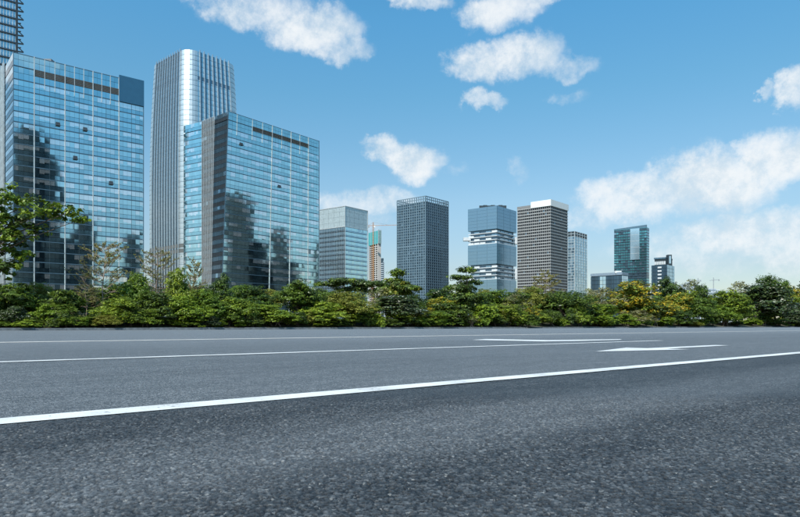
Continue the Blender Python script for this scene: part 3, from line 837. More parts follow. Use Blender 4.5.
for (z0, z1) in ((zz(279), zz(263.5)), (zz(243), zz(228.5))):
    mb = MB(); mb.prism(Hc.plan(3.2), z0, z1); mb.build('recess', M['winG2'], rootH)
    k = 4
    for i in range(k):
        za_ = z0 + (z1 - z0) * (i + .02) / k
        mb = MB(); mb.prism(Hc.plan(.5), za_, za_ + .95); mb.build('terrace_slab', M['balc'], rootH)
    for (a, c) in ((Hc.L, Hc.p), (Hc.p, Hc.R)):
        Pq, nq, _ = wallfn(a, c)
        for i in range(k):
            for j in range(5):
                r_ = rg.random(); s0 = j / 5 + .012; s1 = (j + 1) / 5 - .012; z_ = z0 + (z1 - z0) * i / k
                if (i + j) % 2 == 0 or r_ < .3:
                    mb = MB(); mb.hexa([Pq(s0, z_ + .4) - nq * 3.5, Pq(s1, z_ + .4) - nq * 3.5, Pq(s1, z_ + .9) - nq * 1.1, Pq(s0, z_ + .9) - nq * 1.1][::-1] +
                                       [Pq(s0, z_ + 3.6) - nq * 3.5, Pq(s1, z_ + 3.6) - nq * 3.5, Pq(s1, z_ + 3.3) - nq * 1.1, Pq(s0, z_ + 3.3) - nq * 1.1][::-1])
                    mb.build('balcony', M['balc'] if r_ < .35 else M['glassH'], rootH)
mb = MB(); a = Hc.L; mb.box(a.x - 6.5, a.x + 4, a.y - 2, a.y + 6, zz(238), zz(234.5)); mb.build('cantilever_box', M['balc'], rootH)
mb = MB(); a = Hc.R; mb.box(a.x - 3, a.x + 3.2, a.y - 2, a.y + 6, zz(240), zz(233)); mb.box(a.x - 3, a.x + 2.5, a.y - 2, a.y + 6, zz(277), zz(266)); mb.build('cantilever_box', M['balc'], rootH)
zr = zz(205.5)
for i in range(7):
    c = Hc.p + Hc.l * Hc.ll * (.60 - .09 * i) + Hc.r * Hc.lr * (.1 + .06 * i)
    mb = MB(); mb.box(c.x - 2.9, c.x + 2.9, c.y - 1, c.y + 1, zr, zr + 4.2 + .7 * (i % 2)); mb.build('roof_plant', M['mulldk'], rootH)
adopt(rootH)

# ================================================================== I: white-capped tower
rg = random.Random(19)
I = Corner(550.7, 760, 950, 517, 568)
zi = pz(205.5, 760); ziw = pz(199.3, 760)
rootI = tag(empty('white_capped_tower', v3(I.p, -.05)), 'striped stone tower with white roof fascia and rows of dark windows', 'building')
nfi = 40; fhi = zi / nfi
mb = MB(); mb.prism(I.plan(.9), -.05, zi); mb.build('core', M['core'], rootI)
for k in range(4, nfi + 1):
    mb = MB(); mb.prism(I.plan(0), k * fhi - .46, k * fhi + .46); mb.build('floor_slab', M['slabI'], rootI)
for (a, c, nm, wd, dp) in ((I.L, I.p, 17, .62, -.25), (I.p, I.R, 10, .35, -.5)):
    Pq, nq, _ = wallfn(a, c)
    for i in range(nm + 1):
        s = min(max(i / nm, .012), .988)
        mb = MB(); p0 = Pq(s, 10) + nq * (dp - .35); mb.bar(p0, p0 + Vector((0, 0, zi - 10)), nq, wd, .35); mb.build('pier', M['pierI'], rootI)
    mb = MB()
    for k in range(4, nfi):
        for i in range(nm): pane(mb, Pq, nq, i / nm + .01, (i + 1) / nm - .01, k * fhi + .5, (k + 1) * fhi - .5, 0 if rg.random() < .965 else 1, rg, .01, -.80)
    tag(mb.build('window_grid', [M['winI'], M['winG2']], rootI), kind='stuff')
t_ = I.ln(I.l, 531)
def at_(u, v): return I.p + I.l * u + I.r * v
mb = MB(); e = .6
mb.prism([tuple(at_(-e, -e)), tuple(at_(-e, I.lr + e)), tuple(at_(t_, I.lr + e)), tuple(at_(t_, -e))], zi - .1, ziw); mb.build('white_fascia', M['white'], rootI)
mb = MB(); mb.prism([tuple(at_(t_ + .05, .2)), tuple(at_(t_ + .05, I.lr)), tuple(at_(I.ll, I.lr)), tuple(at_(I.ll, .2))], zi + .7, zi + 4); mb.build('parapet', M['pierI'], rootI)
adopt(rootI)

# ================================================================== J: pale glass tower behind it
rg = random.Random(20)
J = Corner(574.7, 1000, 915, 558, 587)
zj = pz(231, 1000)
rootJ = tag(empty('glass_tower', v3(J.p, -.05)), 'pale blue glass tower with dark top band behind the white-capped tower', 'building')
mb = MB(); mb.prism(J.plan(.5), -.05, zj - 1); mb.build('core', M['core'], rootJ)
nfj = 34; fhj = zj / nfj
for (a, c) in ((J.L, J.p), (J.p, J.R)):
    Pq, nq, _ = wallfn(a, c); mb = MB()
    for k in range(6, nfj):
        for i in range(10):
            pane(mb, Pq, nq, i / 10 + .006, (i + 1) / 10 - .006, k * fhj + .9, (k + 1) * fhj - .1, 1 if k >= nfj - 2 else (0 if rg.random() < .75 else 2), rg, .01)
    tag(mb.build('window_grid', [M['glassJ'], M['mulldk'], M['glassE']], rootJ), kind='stuff')
    for i in range(6):
        mb = MB(); mb.bar(Pq(.01 + i * .196, 20), Pq(.01 + i * .196, zj), nq, .5, .4); mb.build('pier', M['mull'], rootJ)
    ledges(rootJ, Pq, nq, [k * fhj + .4 for k in range(6, nfj)], M['frost'], .9, .2, 'floor_band')
adopt(rootJ)

# ================================================================== K: green-teal tower
rg = random.Random(21)
K = Corner(646.6, 950, 870, 614, 649.2)
zk = pz(225.0, 950)
rootK = tag(empty('teal_tower', v3(K.p, -.05)), 'green-teal glass tower with a tall pale panel near its top', 'building')
mb = MB(); mb.prism(K.plan(.5), -.05, zk - 6); mb.build('core', M['core'], rootK)
nfk = 38; fhk = zk / nfk
Pl, nl, _ = wallfn(K.L, K.p)
def sK(x):
    k = (x - CX) / F; return 1 - ((k * K.p.y - K.p.x) / (K.l.x - k * K.l.y)) / K.ll
for (Pq, nq) in ((Pl, nl), wallfn(K.p, K.R)[:2]):
    mb = MB(); nm = 14 if nq is nl else 6
    for k in range(5, nfk - 1):
        for i in range(nm):
            dk = k in (nfk - 2, nfk - 19, nfk - 20)
            pane(mb, Pq, nq, i / nm + .004, (i + 1) / nm - .004, k * fhk + 1.5, (k + 1) * fhk - .1, 1 if dk or rg.random() < .10 else (2 if rg.random() < .06 else 0), rg, .005)
            pane(mb, Pq, nq, i / nm + .004, (i + 1) / nm - .004, k * fhk + .1, k * fhk + 1.3, 1, rg, .01)
    tag(mb.build('window_grid', [M['glassK'], M['glassDk'], M['glassE']], rootK), kind='stuff')
    ledges(rootK, Pq, nq, [k * fhk + 1.4 for k in range(5, nfk - 1)], M['ledge'], .35, .2, 'floor_band')
mb = MB(); s0, s1 = sK(630.4), sK(639.6); zp0, zp1 = pz(259, 950), pz(227.6, 950)
mb.hexa([Pl(s0, zp0), Pl(s1, zp0), Pl(s1, zp0) + nl * 1.2, Pl(s0, zp0) + nl * 1.2][::-1] + [Pl(s0, zp1), Pl(s1, zp1), Pl(s1, zp1) + nl * 1.2, Pl(s0, zp1) + nl * 1.2][::-1])
o = mb.build('pale_panel', M['glassJ'], rootK); 
for i in range(1, 5): ledges(o, Pl, nl, [zp0 + (zp1 - zp0) * i / 5], M['mull'], .4, 1.35, 'joint', s0, s1)
mb = MB(); zp = pz(231, 950); mb.prism(K.plan(.1), (nfk - 1) * fhk - .2, zk - 3.0); mb.build('parapet', M['glassK'], rootK)
mb = MB(); mb.hexa([Pl(0, zk - 3.5) - nl * 2, Pl(1, zk - 3.5) - nl * 2, Pl(1, zk - 3.5), Pl(0, zk - 3.5)][::-1] + [Pl(0, zk - 2) - nl * 2, Pl(1, zk + .6) - nl * 2, Pl(1, zk + .6), Pl(0, zk - 2)][::-1])
mb.build('roof_screen', M['ledge'], rootK)
adopt(rootK)

# ================================================================== L: low dark-glass building
rg = random.Random(22)
L = Corner(621.8, 600, 984, 590.6, 628)
zl = pz(271.8, 600)
rootL = tag(empty('low_glass_building', v3(L.p, -.05)), 'low dark-glass building with pale roof rim and two pale glass bays', 'building')
mb = MB(); mb.prism(L.plan(.4), -.05, zl - 1); mb.build('core', M['core'], rootL)
Pl, nl, _ = wallfn(L.L, L.p)
for k in range(11):
    for (s0, s1, nm, mt) in ((0, .30, 4, 'winG'), (.30, .50, 2, 'glassJ'), (.50, 1, 6, 'winG')):
        mb = MB()
        for i in range(nm): pane(mb, Pl, nl, s0 + (s1 - s0) * i / nm + .004, s0 + (s1 - s0) * (i + 1) / nm - .004, zl - 3.4 - 4 * (k + 1) + .3, zl - 3.4 - 4 * k, 0, rg, .008)
        mb.build('glass_panel', M[mt], rootL)
Pr, nr, _ = wallfn(L.p, L.R)
for k in range(11):
    mb = MB()
    for i in range(3): pane(mb, Pr, nr, i / 3 + .01, (i + 1) / 3 - .01, zl - 3.4 - 4 * (k + 1) + .3, zl - 3.4 - 4 * k, 0, rg, .008)
    mb.build('glass_panel', M['glassJ'], rootL)
for (q, nq) in ((Pl, nl), (Pr, nr)): ledges(rootL, q, nq, [zl - 1.5], M['farwin'], 2.6, .4, 'roof_rim')
ledges(rootL, Pl, nl, [zl - 19.5], M['far'], .7, .3, 'floor_band')
mb = MB(); c = L.p + L.l * 3; mb.box(c.x - 3, c.x + 3, c.y + 1, c.y + 5, zl - 1, zl + 1.2); mb.build('roof_plant', M['white'], rootL)
adopt(rootL)

# ================================================================== Mb: dark building with stair turret
rg = random.Random(23)
Q = Corner(667, 720, 930, 651.3, 674.6)
zq0 = pz(264.5, 720); zq1 = pz(257, 720); zq2 = pz(253.8, 720)
rootQ = tag(empty('turret_building', v3(Q.p, -.05)), 'dark block with white banded bay and square rooftop turret', 'building')
mb = MB(); mb.prism(Q.plan(.4), -.05, zq0); mb.build('core', M['winG'], rootQ)
Pl, nl, _ = wallfn(Q.L, Q.p); Pr, nr, _ = wallfn(Q.p, Q.R)
for k in range(14):
    z = zq0 - 4.1 * (k + 1)
    for (s0, s1, nm) in ((0, .40, 3), (.68, 1, 3)):
        mb = MB()
        for i in range(nm): pane(mb, Pl, nl, s0 + (s1 - s0) * i / nm + .006, s0 + (s1 - s0) * (i + 1) / nm - .006, z + .4, z + 3.9, 0, rg, .008)
        mb.build('glass_panel', M['winG'], rootQ)
    mb = MB(); mb.bar(Pl(.42, z + 1.2), Pl(.66, z + 1.2), nl, 1.7, .6); mb.build('white_band', M['balc'], rootQ)
    mb = MB()
    for i in range(3): pane(mb, Pr, nr, i / 3 + .01, (i + 1) / 3 - .01, z + .3, z + 4.0, 0 if i != 1 else 1, rg, .008)
    mb.build('glass_panel', [M['glassE'], M['glassJ']], rootQ)
mb = MB(); mb.prism([tuple(Q.p + Q.l * (2 + (Q.ll - 5) * a_) + Q.r * (2 + (Q.lr - 4) * b_)) for a_, b_ in ((0, 0), (0, 1), (1, 1), (1, 0))], zq0, zq1); mb.build('penthouse', M['core'], rootQ)
for i in range(6):
    c = Q.p + Q.l * (2 + (Q.ll - 5) * (i + .5) / 6) + Q.r * 1.6
    mb = MB(); mb.box(c.x - .8, c.x + .8, c.y - .3, c.y + .3, zq0 + .5, zq0 + 4.2); mb.build('white_band', M['balc'], rootQ)
mb = MB(); mb.prism([tuple(Q.p + Q.l * (2 + (Q.ll - 4.5) * a_) + Q.r * (1.2 + (Q.lr - 2) * b_)) for a_, b_ in ((0, 0), (0, 1), (1, 1), (1, 0))], zq1 - 1.6, zq1 + .2); mb.build('roof_rim', M['ledge'], rootQ)
c = Q.p + Q.r * Q.lr * .45 + Q.l * 1.5
mb = MB(); mb.box(c.x - 2.3, c.x + 2.3, c.y - 2, c.y + 3, zq0, zq2); mb.build('turret', M['mulldk'], rootQ)
mb = MB(); mb.box(c.x - .9, c.x + 1.2, c.y - 2.2, c.y - 1.9, zq0 + 2, zq2 - 1.5); mb.build('turret_glass', M['glassJ'], rootQ)
adopt(rootQ)

# ================================================================== far low buildings and cranes beyond the trees
for (x0, x1, yt, Y, lab) in ((686, 697, 284, 1500, 'hazy pale low block beside the lattice cranes'), (700, 716, 288.5, 1600, 'hazy pale flat-roofed block below the thin mast crane'),
                             (716, 736, 291, 1750, 'long hazy pale shed roof behind the shrubs'), (352, 371, 292, 1300, 'pale low block half hidden behind the flat umbrella trees'),
                             (377, 389, 286, 1400, 'pale low block at the foot of the construction tower')):
    c0 = px(x0, Y); c1 = px(x1, Y); z = pz(yt, Y)
    rt = tag(empty('low_building', (c0[0], c0[1], -.05)), lab, 'building')
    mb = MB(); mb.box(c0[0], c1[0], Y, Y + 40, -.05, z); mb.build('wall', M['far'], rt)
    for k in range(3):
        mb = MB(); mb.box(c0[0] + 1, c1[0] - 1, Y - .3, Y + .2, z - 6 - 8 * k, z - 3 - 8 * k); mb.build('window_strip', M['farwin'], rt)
    mb = MB(); mb.box(c0[0] + 4, c0[0] + 12, Y + 4, Y + 12, z, z + 4); mb.build('roof_plant', M['far'], rt)
    adopt(rt)
for (x, yt, Y, jl, jr, lab) in ((698, 278, 1450, -9, 3, 'small grey lattice crane over the far pale block'), (713.5, 277.5, 1500, -4, 6, 'thin grey crane mast on the far rooftops'), (694, 283, 1450, -6, 8, 'low grey crane with level jib above the far shrubs')):
    bx_, by_ = px(x, Y); z = pz(yt, Y); u_ = Y / F
    rt = tag(empty('far_crane', (bx_, by_, -.05)), lab, 'crane')
    mb = MB(); lattice(mb, (bx_, by_, 0), (bx_, by_, z), 1.4, 30); mb.build('mast', M['craneg'], rt)
    mb = MB(); lattice(mb, (bx_ + jl * u_, by_, z - 7), (bx_ + jr * u_, by_, z - 5), 1.1, 14); mb.build('jib', M['craneg'], rt)
    mb = MB(); mb.box(bx_ + jr * u_ - 2, bx_ + jr * u_, by_ - 1, by_ + 1, z - 8, z - 5); mb.build('counterweight', M['craneg'], rt)
    adopt(rt)

# ================================================================== towers across the road that the mirror glass shows
def mirror(p, a, dvec):
    nn = Vector((dvec.y, -dvec.x)); return p - nn * 2 * (p - a).dot(nn)
def across(cor, x0, x1, yt, Yv, dep, lab, step=0.0, m_='mirr'):
    """a tower whose reflection in cor's right-hand wall fills columns x0..x1 up to row yt"""
    c0 = Vector(px(x0, Yv)); c1 = Vector(px(x1, Yv)); dd = Vector((0, dep))
    vpl = [c0, c1, c1 + dd, c0 + dd]; pl_ = [mirror(q, cor.p, cor.r) for q in vpl][::-1]
    z = pz(yt, Yv); base = sum(pl_, Vector((0, 0))) / 4
    rt = tag(empty('mirrored_tower', v3(base, -.05)), lab, 'building')
    mb = MB(); mb.prism([tuple(q) for q in pl_], -.05, z * (1 - step)); mb.build('tower_shaft', M[m_], rt)
    if step:
        mb = MB(); mb.prism([tuple(base + (q - base) * .72) for q in pl_], z * (1 - step), z); mb.build('tower_top', M[m_], rt)
    k = int(z * (1 - step) / 8)
    for i in range(1, k + 1):
        mb = MB(); mb.prism([tuple(base + (q - base) * 1.012) for q in pl_], i * 8 - 1.5, i * 8); mb.build('floor_band', M['bandm'], rt)
    adopt(rt)
across(A, 10, 33, 124, 640, 30, 'dark stepped tower across the road, mirrored in the blue block beside its flank', .04)
across(A, 33, 46, 153, 655, 30, 'dark slab across the road, mirrored as a lower step in the blue block', .03)
across(A, 47, 62, 236, 600, 30, 'low dark block across the road, mirrored behind the big-leaved tree')
across(A, 62, 74, 252, 640, 30, 'lowest dark block across the road, mirrored low in the blue block')
across(A, 74, 86, 214, 640, 20, 'slim dark tower across the road, mirrored mid-facade in the blue block', .03)
across(A, 124, 135, 232, 660, 20, 'slim dark tower across the road, mirrored near the blue block\'s far edge', .08)
across(B, 218, 243, 197, 1000, 40, 'broad dark tower across the road, mirrored beside the slanted corner', .03)
across(B, 246, 258, 244, 1020, 30, 'dark mid-height tower across the road, mirrored next to the broad one', .04)
across(B, 258, 268, 262, 1040, 30, 'dark low block across the road, mirrored between two taller ones')
across(B, 266, 279, 229, 1000, 30, 'slim dark tower across the road, mirrored mid-facade in the teal block', .05)
across(B, 279, 290, 262, 1010, 30, 'dark block with round top step across the road, mirrored in the teal block', .06)
across(B, 309, 317, 242, 1000, 20, 'slim dark tower across the road, mirrored at the teal block\'s outer edge', .1)

# ------------------------------------------------------------------ vegetation
def leaf_mesh(name, seed, clumps, tufts, per, ll, tuft_r, mats, wts, flat=.6, up=.55, asp=.5, bottom=-.55, norm=True):
    """crown of separate leaves gathered in tufts on the shells of the clumps; everything in units of tree height 1"""
    g = np.random.default_rng(seed)
    cl = np.array(clumps, float); wv = (cl[:, 3] * cl[:, 4] * cl[:, 5]) ** (2 / 3); wv /= wv.sum()
    ci = g.choice(len(cl), tufts, p=wv)
    d = g.normal(size=(tufts, 3)); d /= np.linalg.norm(d, axis=1)[:, None]
    low = d[:, 2] < bottom; d[low, 2] *= -.5; d /= np.linalg.norm(d, axis=1)[:, None]
    rad = 1 - g.random(tufts) ** 2 * .75
    rad *= g.uniform(.82, 1.14, tufts)
    tp = cl[ci, :3] + d * cl[ci, 3:6] * rad[:, None]
    tr = tuft_r * g.uniform(.6, 1.35, tufts)
    N_ = tufts * per; ti = np.repeat(np.arange(tufts), per)
    e = g.normal(size=(N_, 3)); e /= np.linalg.norm(e, axis=1)[:, None]
    rr_ = g.random(N_) ** .45
    off = e * rr_[:, None] * tr[ti][:, None]; off[:, 2] *= flat
    p = tp[ti] + off
    if norm:
        p[:, 2] *= 1.0 / np.quantile(p[:, 2], .9985)
        hw = np.quantile(np.hypot(p[:, 0], p[:, 1]), .95); p[:, :2] *= .5 / hw; leaf_mesh.f = .5 / hw
        p[:, 2] = np.maximum(p[:, 2], .01 + .02 * g.random(N_))
    nn = d[ti] * .45 + e * .35 + np.array([0, 0, up]) + g.normal(size=(N_, 3)) * .38
    nn /= np.linalg.norm(nn, axis=1)[:, None]
    t = np.cross(nn, g.normal(size=(N_, 3))); t /= np.linalg.norm(t, axis=1)[:, None]
    bb = np.cross(nn, t)
    L_ = ll * g.uniform(.65, 1.35, N_)[:, None]
    v = np.stack([p - t * L_ * .5, p + bb * L_ * asp * .5 + nn * L_ * .06, p + t * L_ * .5 - nn * L_ * .10, p - bb * L_ * asp * .5 + nn * L_ * .06], 1).reshape(-1, 3)
    me = bpy.data.meshes.new(name)
    me.vertices.add(4 * N_); me.vertices.foreach_set('co', v.astype(np.float32).ravel())
    me.loops.add(4 * N_); me.loops.foreach_set('vertex_index', np.arange(4 * N_, dtype=np.int32))
    me.polygons.add(N_); me.polygons.foreach_set('loop_start', np.arange(0, 4 * N_, 4, dtype=np.int32))
    me.polygons.foreach_set('loop_total', np.full(N_, 4, np.int32))
    for m_ in mats: me.materials.append(LF[m_])
    tm = g.choice(len(mats), tufts, p=wts)
    me.polygons.foreach_set('material_index', tm[ti].astype(np.int32))
    me.update(); me.validate()
    return me, tp

def wood_mesh(name, seed, base, targets, r0, m_, trunk_h=.3, stems=1, sides=6):
    rgx = random.Random(seed); mb = MB()
    for s in range(stems):
        bx0 = (rgx.uniform(-.05, .05) * (stems > 1) * 2, rgx.uniform(-.05, .05) * (stems > 1) * 2)
        top = Vector((bx0[0] * .5 + rgx.uniform(-.02, .02), bx0[1] * .5 + rgx.uniform(-.02, .02), trunk_h))
        mid = Vector((bx0[0] * .8 + rgx.uniform(-.015, .015), bx0[1] * .8, trunk_h * .5))
        mb.tube([(bx0[0], bx0[1], -.01), mid, top], [r0 * 1.25, r0, r0 * .8], sides)
        for i, q in enumerate(targets):
            if i % stems != s: continue
            q = Vector(q); m1 = top.lerp(q, .45) + Vector((rgx.uniform(-.03, .03), rgx.uniform(-.03, .03), rgx.uniform(.0, .05)))
            mb.tube([top - Vector((0, 0, r0)), m1, q], [r0 * .6, r0 * .38, r0 * .12], 5)
    return mb.mesh(name, M[m_])

def blob(seed, n, rx, z0, z1, r0, r1, flat=.8):
    g = random.Random(seed); out = []
    for i in range(n):
        a = g.uniform(0, 6.28); t = i / max(1, n - 1); z = z0 + (z1 - z0) * t
        rad = rx * (1 - .55 * t ** 1.6) * g.uniform(.25, 1.0); r = r0 + (r1 - r0) * t; r *= g.uniform(.8, 1.2)
        out.append((math.cos(a) * rad, math.sin(a) * rad, min(z, .98 - r * flat * .7), r, r, r * flat))
    return out

KIND = {}
def kind(key, seed, clumps, tufts, per, ll, tr, mats, wts, trunk=.3, r0=.02, wood='bark', stems=1, **kw):
    me, tp = leaf_mesh('crown', seed, clumps, tufts, per, ll, tr, mats, wts, **kw)
    tg = [(c[0] * leaf_mesh.f, c[1] * leaf_mesh.f, c[2]) for c in clumps]
    KIND[key] = (wood_mesh('trunk', seed, None, tg, r0, wood, trunk, stems), me)

for s in range(3):
    kind('bush%d' % s, 100 + s, blob(50 + s, 9, .42, .25, .82, .30, .17), 330, 26, .052, .085, ['green', 'lime'], [.65, .35], .22, .02, stems=3)
    kind('lime%d' % s, 110 + s, blob(60 + s, 9, .42, .25, .80, .30, .18), 320, 26, .058, .085, ['lime', 'green'], [.8, .2], .2, .02, stems=3)
    kind('dark%d' % s, 120 + s, blob(70 + s, 10, .36, .28, .84, .28, .16), 330, 26, .050, .08, ['dark', 'green'], [.7, .3], .25, .02, stems=2)
    kind('low%d' % s, 130 + s, blob(80 + s, 8, .50, .22, .70, .34, .24), 190, 22, .105, .14, ['lime', 'green'], [.6, .4], .2, .02, stems=3)
kind('olive', 140, blob(90, 10, .40, .30, .80, .30, .2), 420, 28, .036, .075, ['olive', 'green'], [.8, .2], .2, .02, stems=2)
kind('round', 141, blob(91, 12, .36, .35, .82, .27, .17), 460, 26, .042, .07, ['green', 'dark'], [.7, .3], .3, .025)
kind('willow', 142, blob(92, 12, .42, .28, .80, .30, .2), 560, 26, .036, .07, ['dark', 'green'], [.55, .45], .2, .025, stems=2, flat=1.1, up=.25)
kind('yellow', 143, blob(93, 11, .40, .30, .82, .27, .17), 330, 26, .052, .075, ['yellow', 'green', 'dark'], [.5, .3, .2], .25, .022, stems=2)
kind('gold', 144, blob(94, 10, .38, .32, .82, .27, .17), 320, 26, .055, .08, ['orange', 'yellow', 'green'], [.5, .3, .2], .25, .022, stems=2)
kind('glossy', 145, blob(95, 12, .40, .30, .82, .28, .18), 340, 22, .062, .085, ['glossy', 'dark'], [.75, .25], .25, .022, stems=2)
kind('grey', 146, blob(96, 10, .40, .35, .85, .26, .16), 190, 16, .040, .075, ['grey', 'olive'], [.75, .25], .22, .018, 'twig', 3)
kind('long', 147, blob(97, 9, .44, .25, .80, .30, .18), 260, 26, .105, .10, ['green', 'dark'], [.6, .4], .15, .018, stems=3, asp=.22, up=.3)
# flat tiered crowns
kind('tier', 150, [(0, 0, .93, .13, .13, .055), (-.10, .05, .78, .20, .16, .05), (.17, -.02, .72, .20, .16, .05), (-.24, 0, .60, .18, .16, .06), (.05, .1, .58, .28, .2, .07),
                   (.26, .05, .50, .18, .16, .07), (-.1, -.05, .42, .34, .26, .10), (.12, 0, .28, .40, .32, .13), (-.2, .05, .20, .34, .3, .14)], 520, 22, .042, .06, ['dark', 'green'], [.6, .4], .5, .022)
kind('umbrella', 151, [(0, 0, .90, .40, .35, .06), (-.42, .1, .84, .30, .26, .05), (.42, 0, .82, .32, .28, .05), (.1, .1, .72, .36, .3, .05)], 260, 24, .045, .075, ['dark', 'green'], [.75, .25], .55, .025)
kind('tuft', 152, [(0, 0, .92, .12, .12, .07), (-.10, 0, .78, .16, .14, .05), (.12, .02, .70, .2, .16, .04), (-.30, .05, .62, .26, .18, .05), (.34, 0, .60, .26, .18, .05), (.05, 0, .52, .30, .2, .05)], 200, 22, .055, .065, ['green', 'olive', 'dark'], [.5, .25, .25], .5, .016)

def bare(seed, key, leaves=.5):
    """tree with level tiers of fine twigs and few leaves"""
    g = random.Random(seed); mb = MB(); tips = []
    def br(p, d, ln_, r, lv):
        q = p + d * ln_; m1 = p.lerp(q, .5) + Vector((g.uniform(-1, 1), g.uniform(-1, 1), g.uniform(-.6, .4))) * ln_ * .07
        mb.tube([p, m1, q], [r, r * .8, r * .5], 4)
        if lv >= 1: tips.append(q); tips.append(m1); tips.append(p.lerp(q, .75))
        if lv == 3: return
        for k in range(4 if lv < 2 else 3):
            st = p.lerp(q, .35 + .65 * k / 3 if k < 3 else 1.0)
            a = g.uniform(-1, 1) * .8
            c_, s_ = math.cos(a), math.sin(a)
            dv = Vector((d.x * c_ - d.y * s_, d.x * s_ + d.y * c_, d.z + g.uniform(-.15, .35))).normalized()
            br(st, dv, ln_ * g.uniform(.40, .62), r * .5, lv + 1)
    sw = g.uniform(-.03, .03)
    mb.tube([(0, 0, -.01), (sw, 0, .4), (-sw, sw, .75), (0, 0, .97)], [.011, .009, .006, .002], 6)
    for tier in range(6):
        z = .34 + .11 * tier; n_ = 5
        for k in range(n_):
            a = k * 6.283 / n_ + g.uniform(-.45, .45) + tier * .6
            br(Vector((0, 0, z + g.uniform(-.03, .03))), Vector((math.cos(a), math.sin(a), g.uniform(.12, .5))).normalized(), (.34 - .035 * tier) * g.uniform(.7, 1.15), .0042, 0)
    cl = [(t.x, t.y, t.z, .012, .012, .012) for t in tips]
    me, _ = leaf_mesh('crown', seed, cl, int(len(cl) * leaves), 3, .020, .016, ['dry', 'olive'], [.65, .35], norm=False)
    KIND[key] = (mb.mesh('trunk', M['twig']), me)
bare(201, 'bare0', .38); bare(202, 'bare1', .25); bare(203, 'bare2', .6)

def Yk(x): return H * F / (.00405 * (1110 - x))
def plant(x, ytop, wpx, off, key, label, name='tree', cat='tree', group=None, rot=None, asp=1.0):
    Y = Yk(x) * (1 + off); X = (x - CX) / F * Y
    gz = berm(X * rn.x + Y * rn.y) - .02; h = pz(ytop, Y) - gz; wd = wpx / F * Y
    tr_, cr = KIND[key]
    rt = empty(name, (X, Y, gz), rot if rot is not None else random.uniform(0, 6.28))
    sxy = wd; rt.scale = (sxy, sxy, h)
    tag(rt, label, cat, group)
    a = bpy.data.objects.new('trunk', tr_); COL.objects.link(a); a.parent = rt
    c = bpy.data.objects.new('crown', cr); COL.objects.link(c); c.parent = rt
    return rt

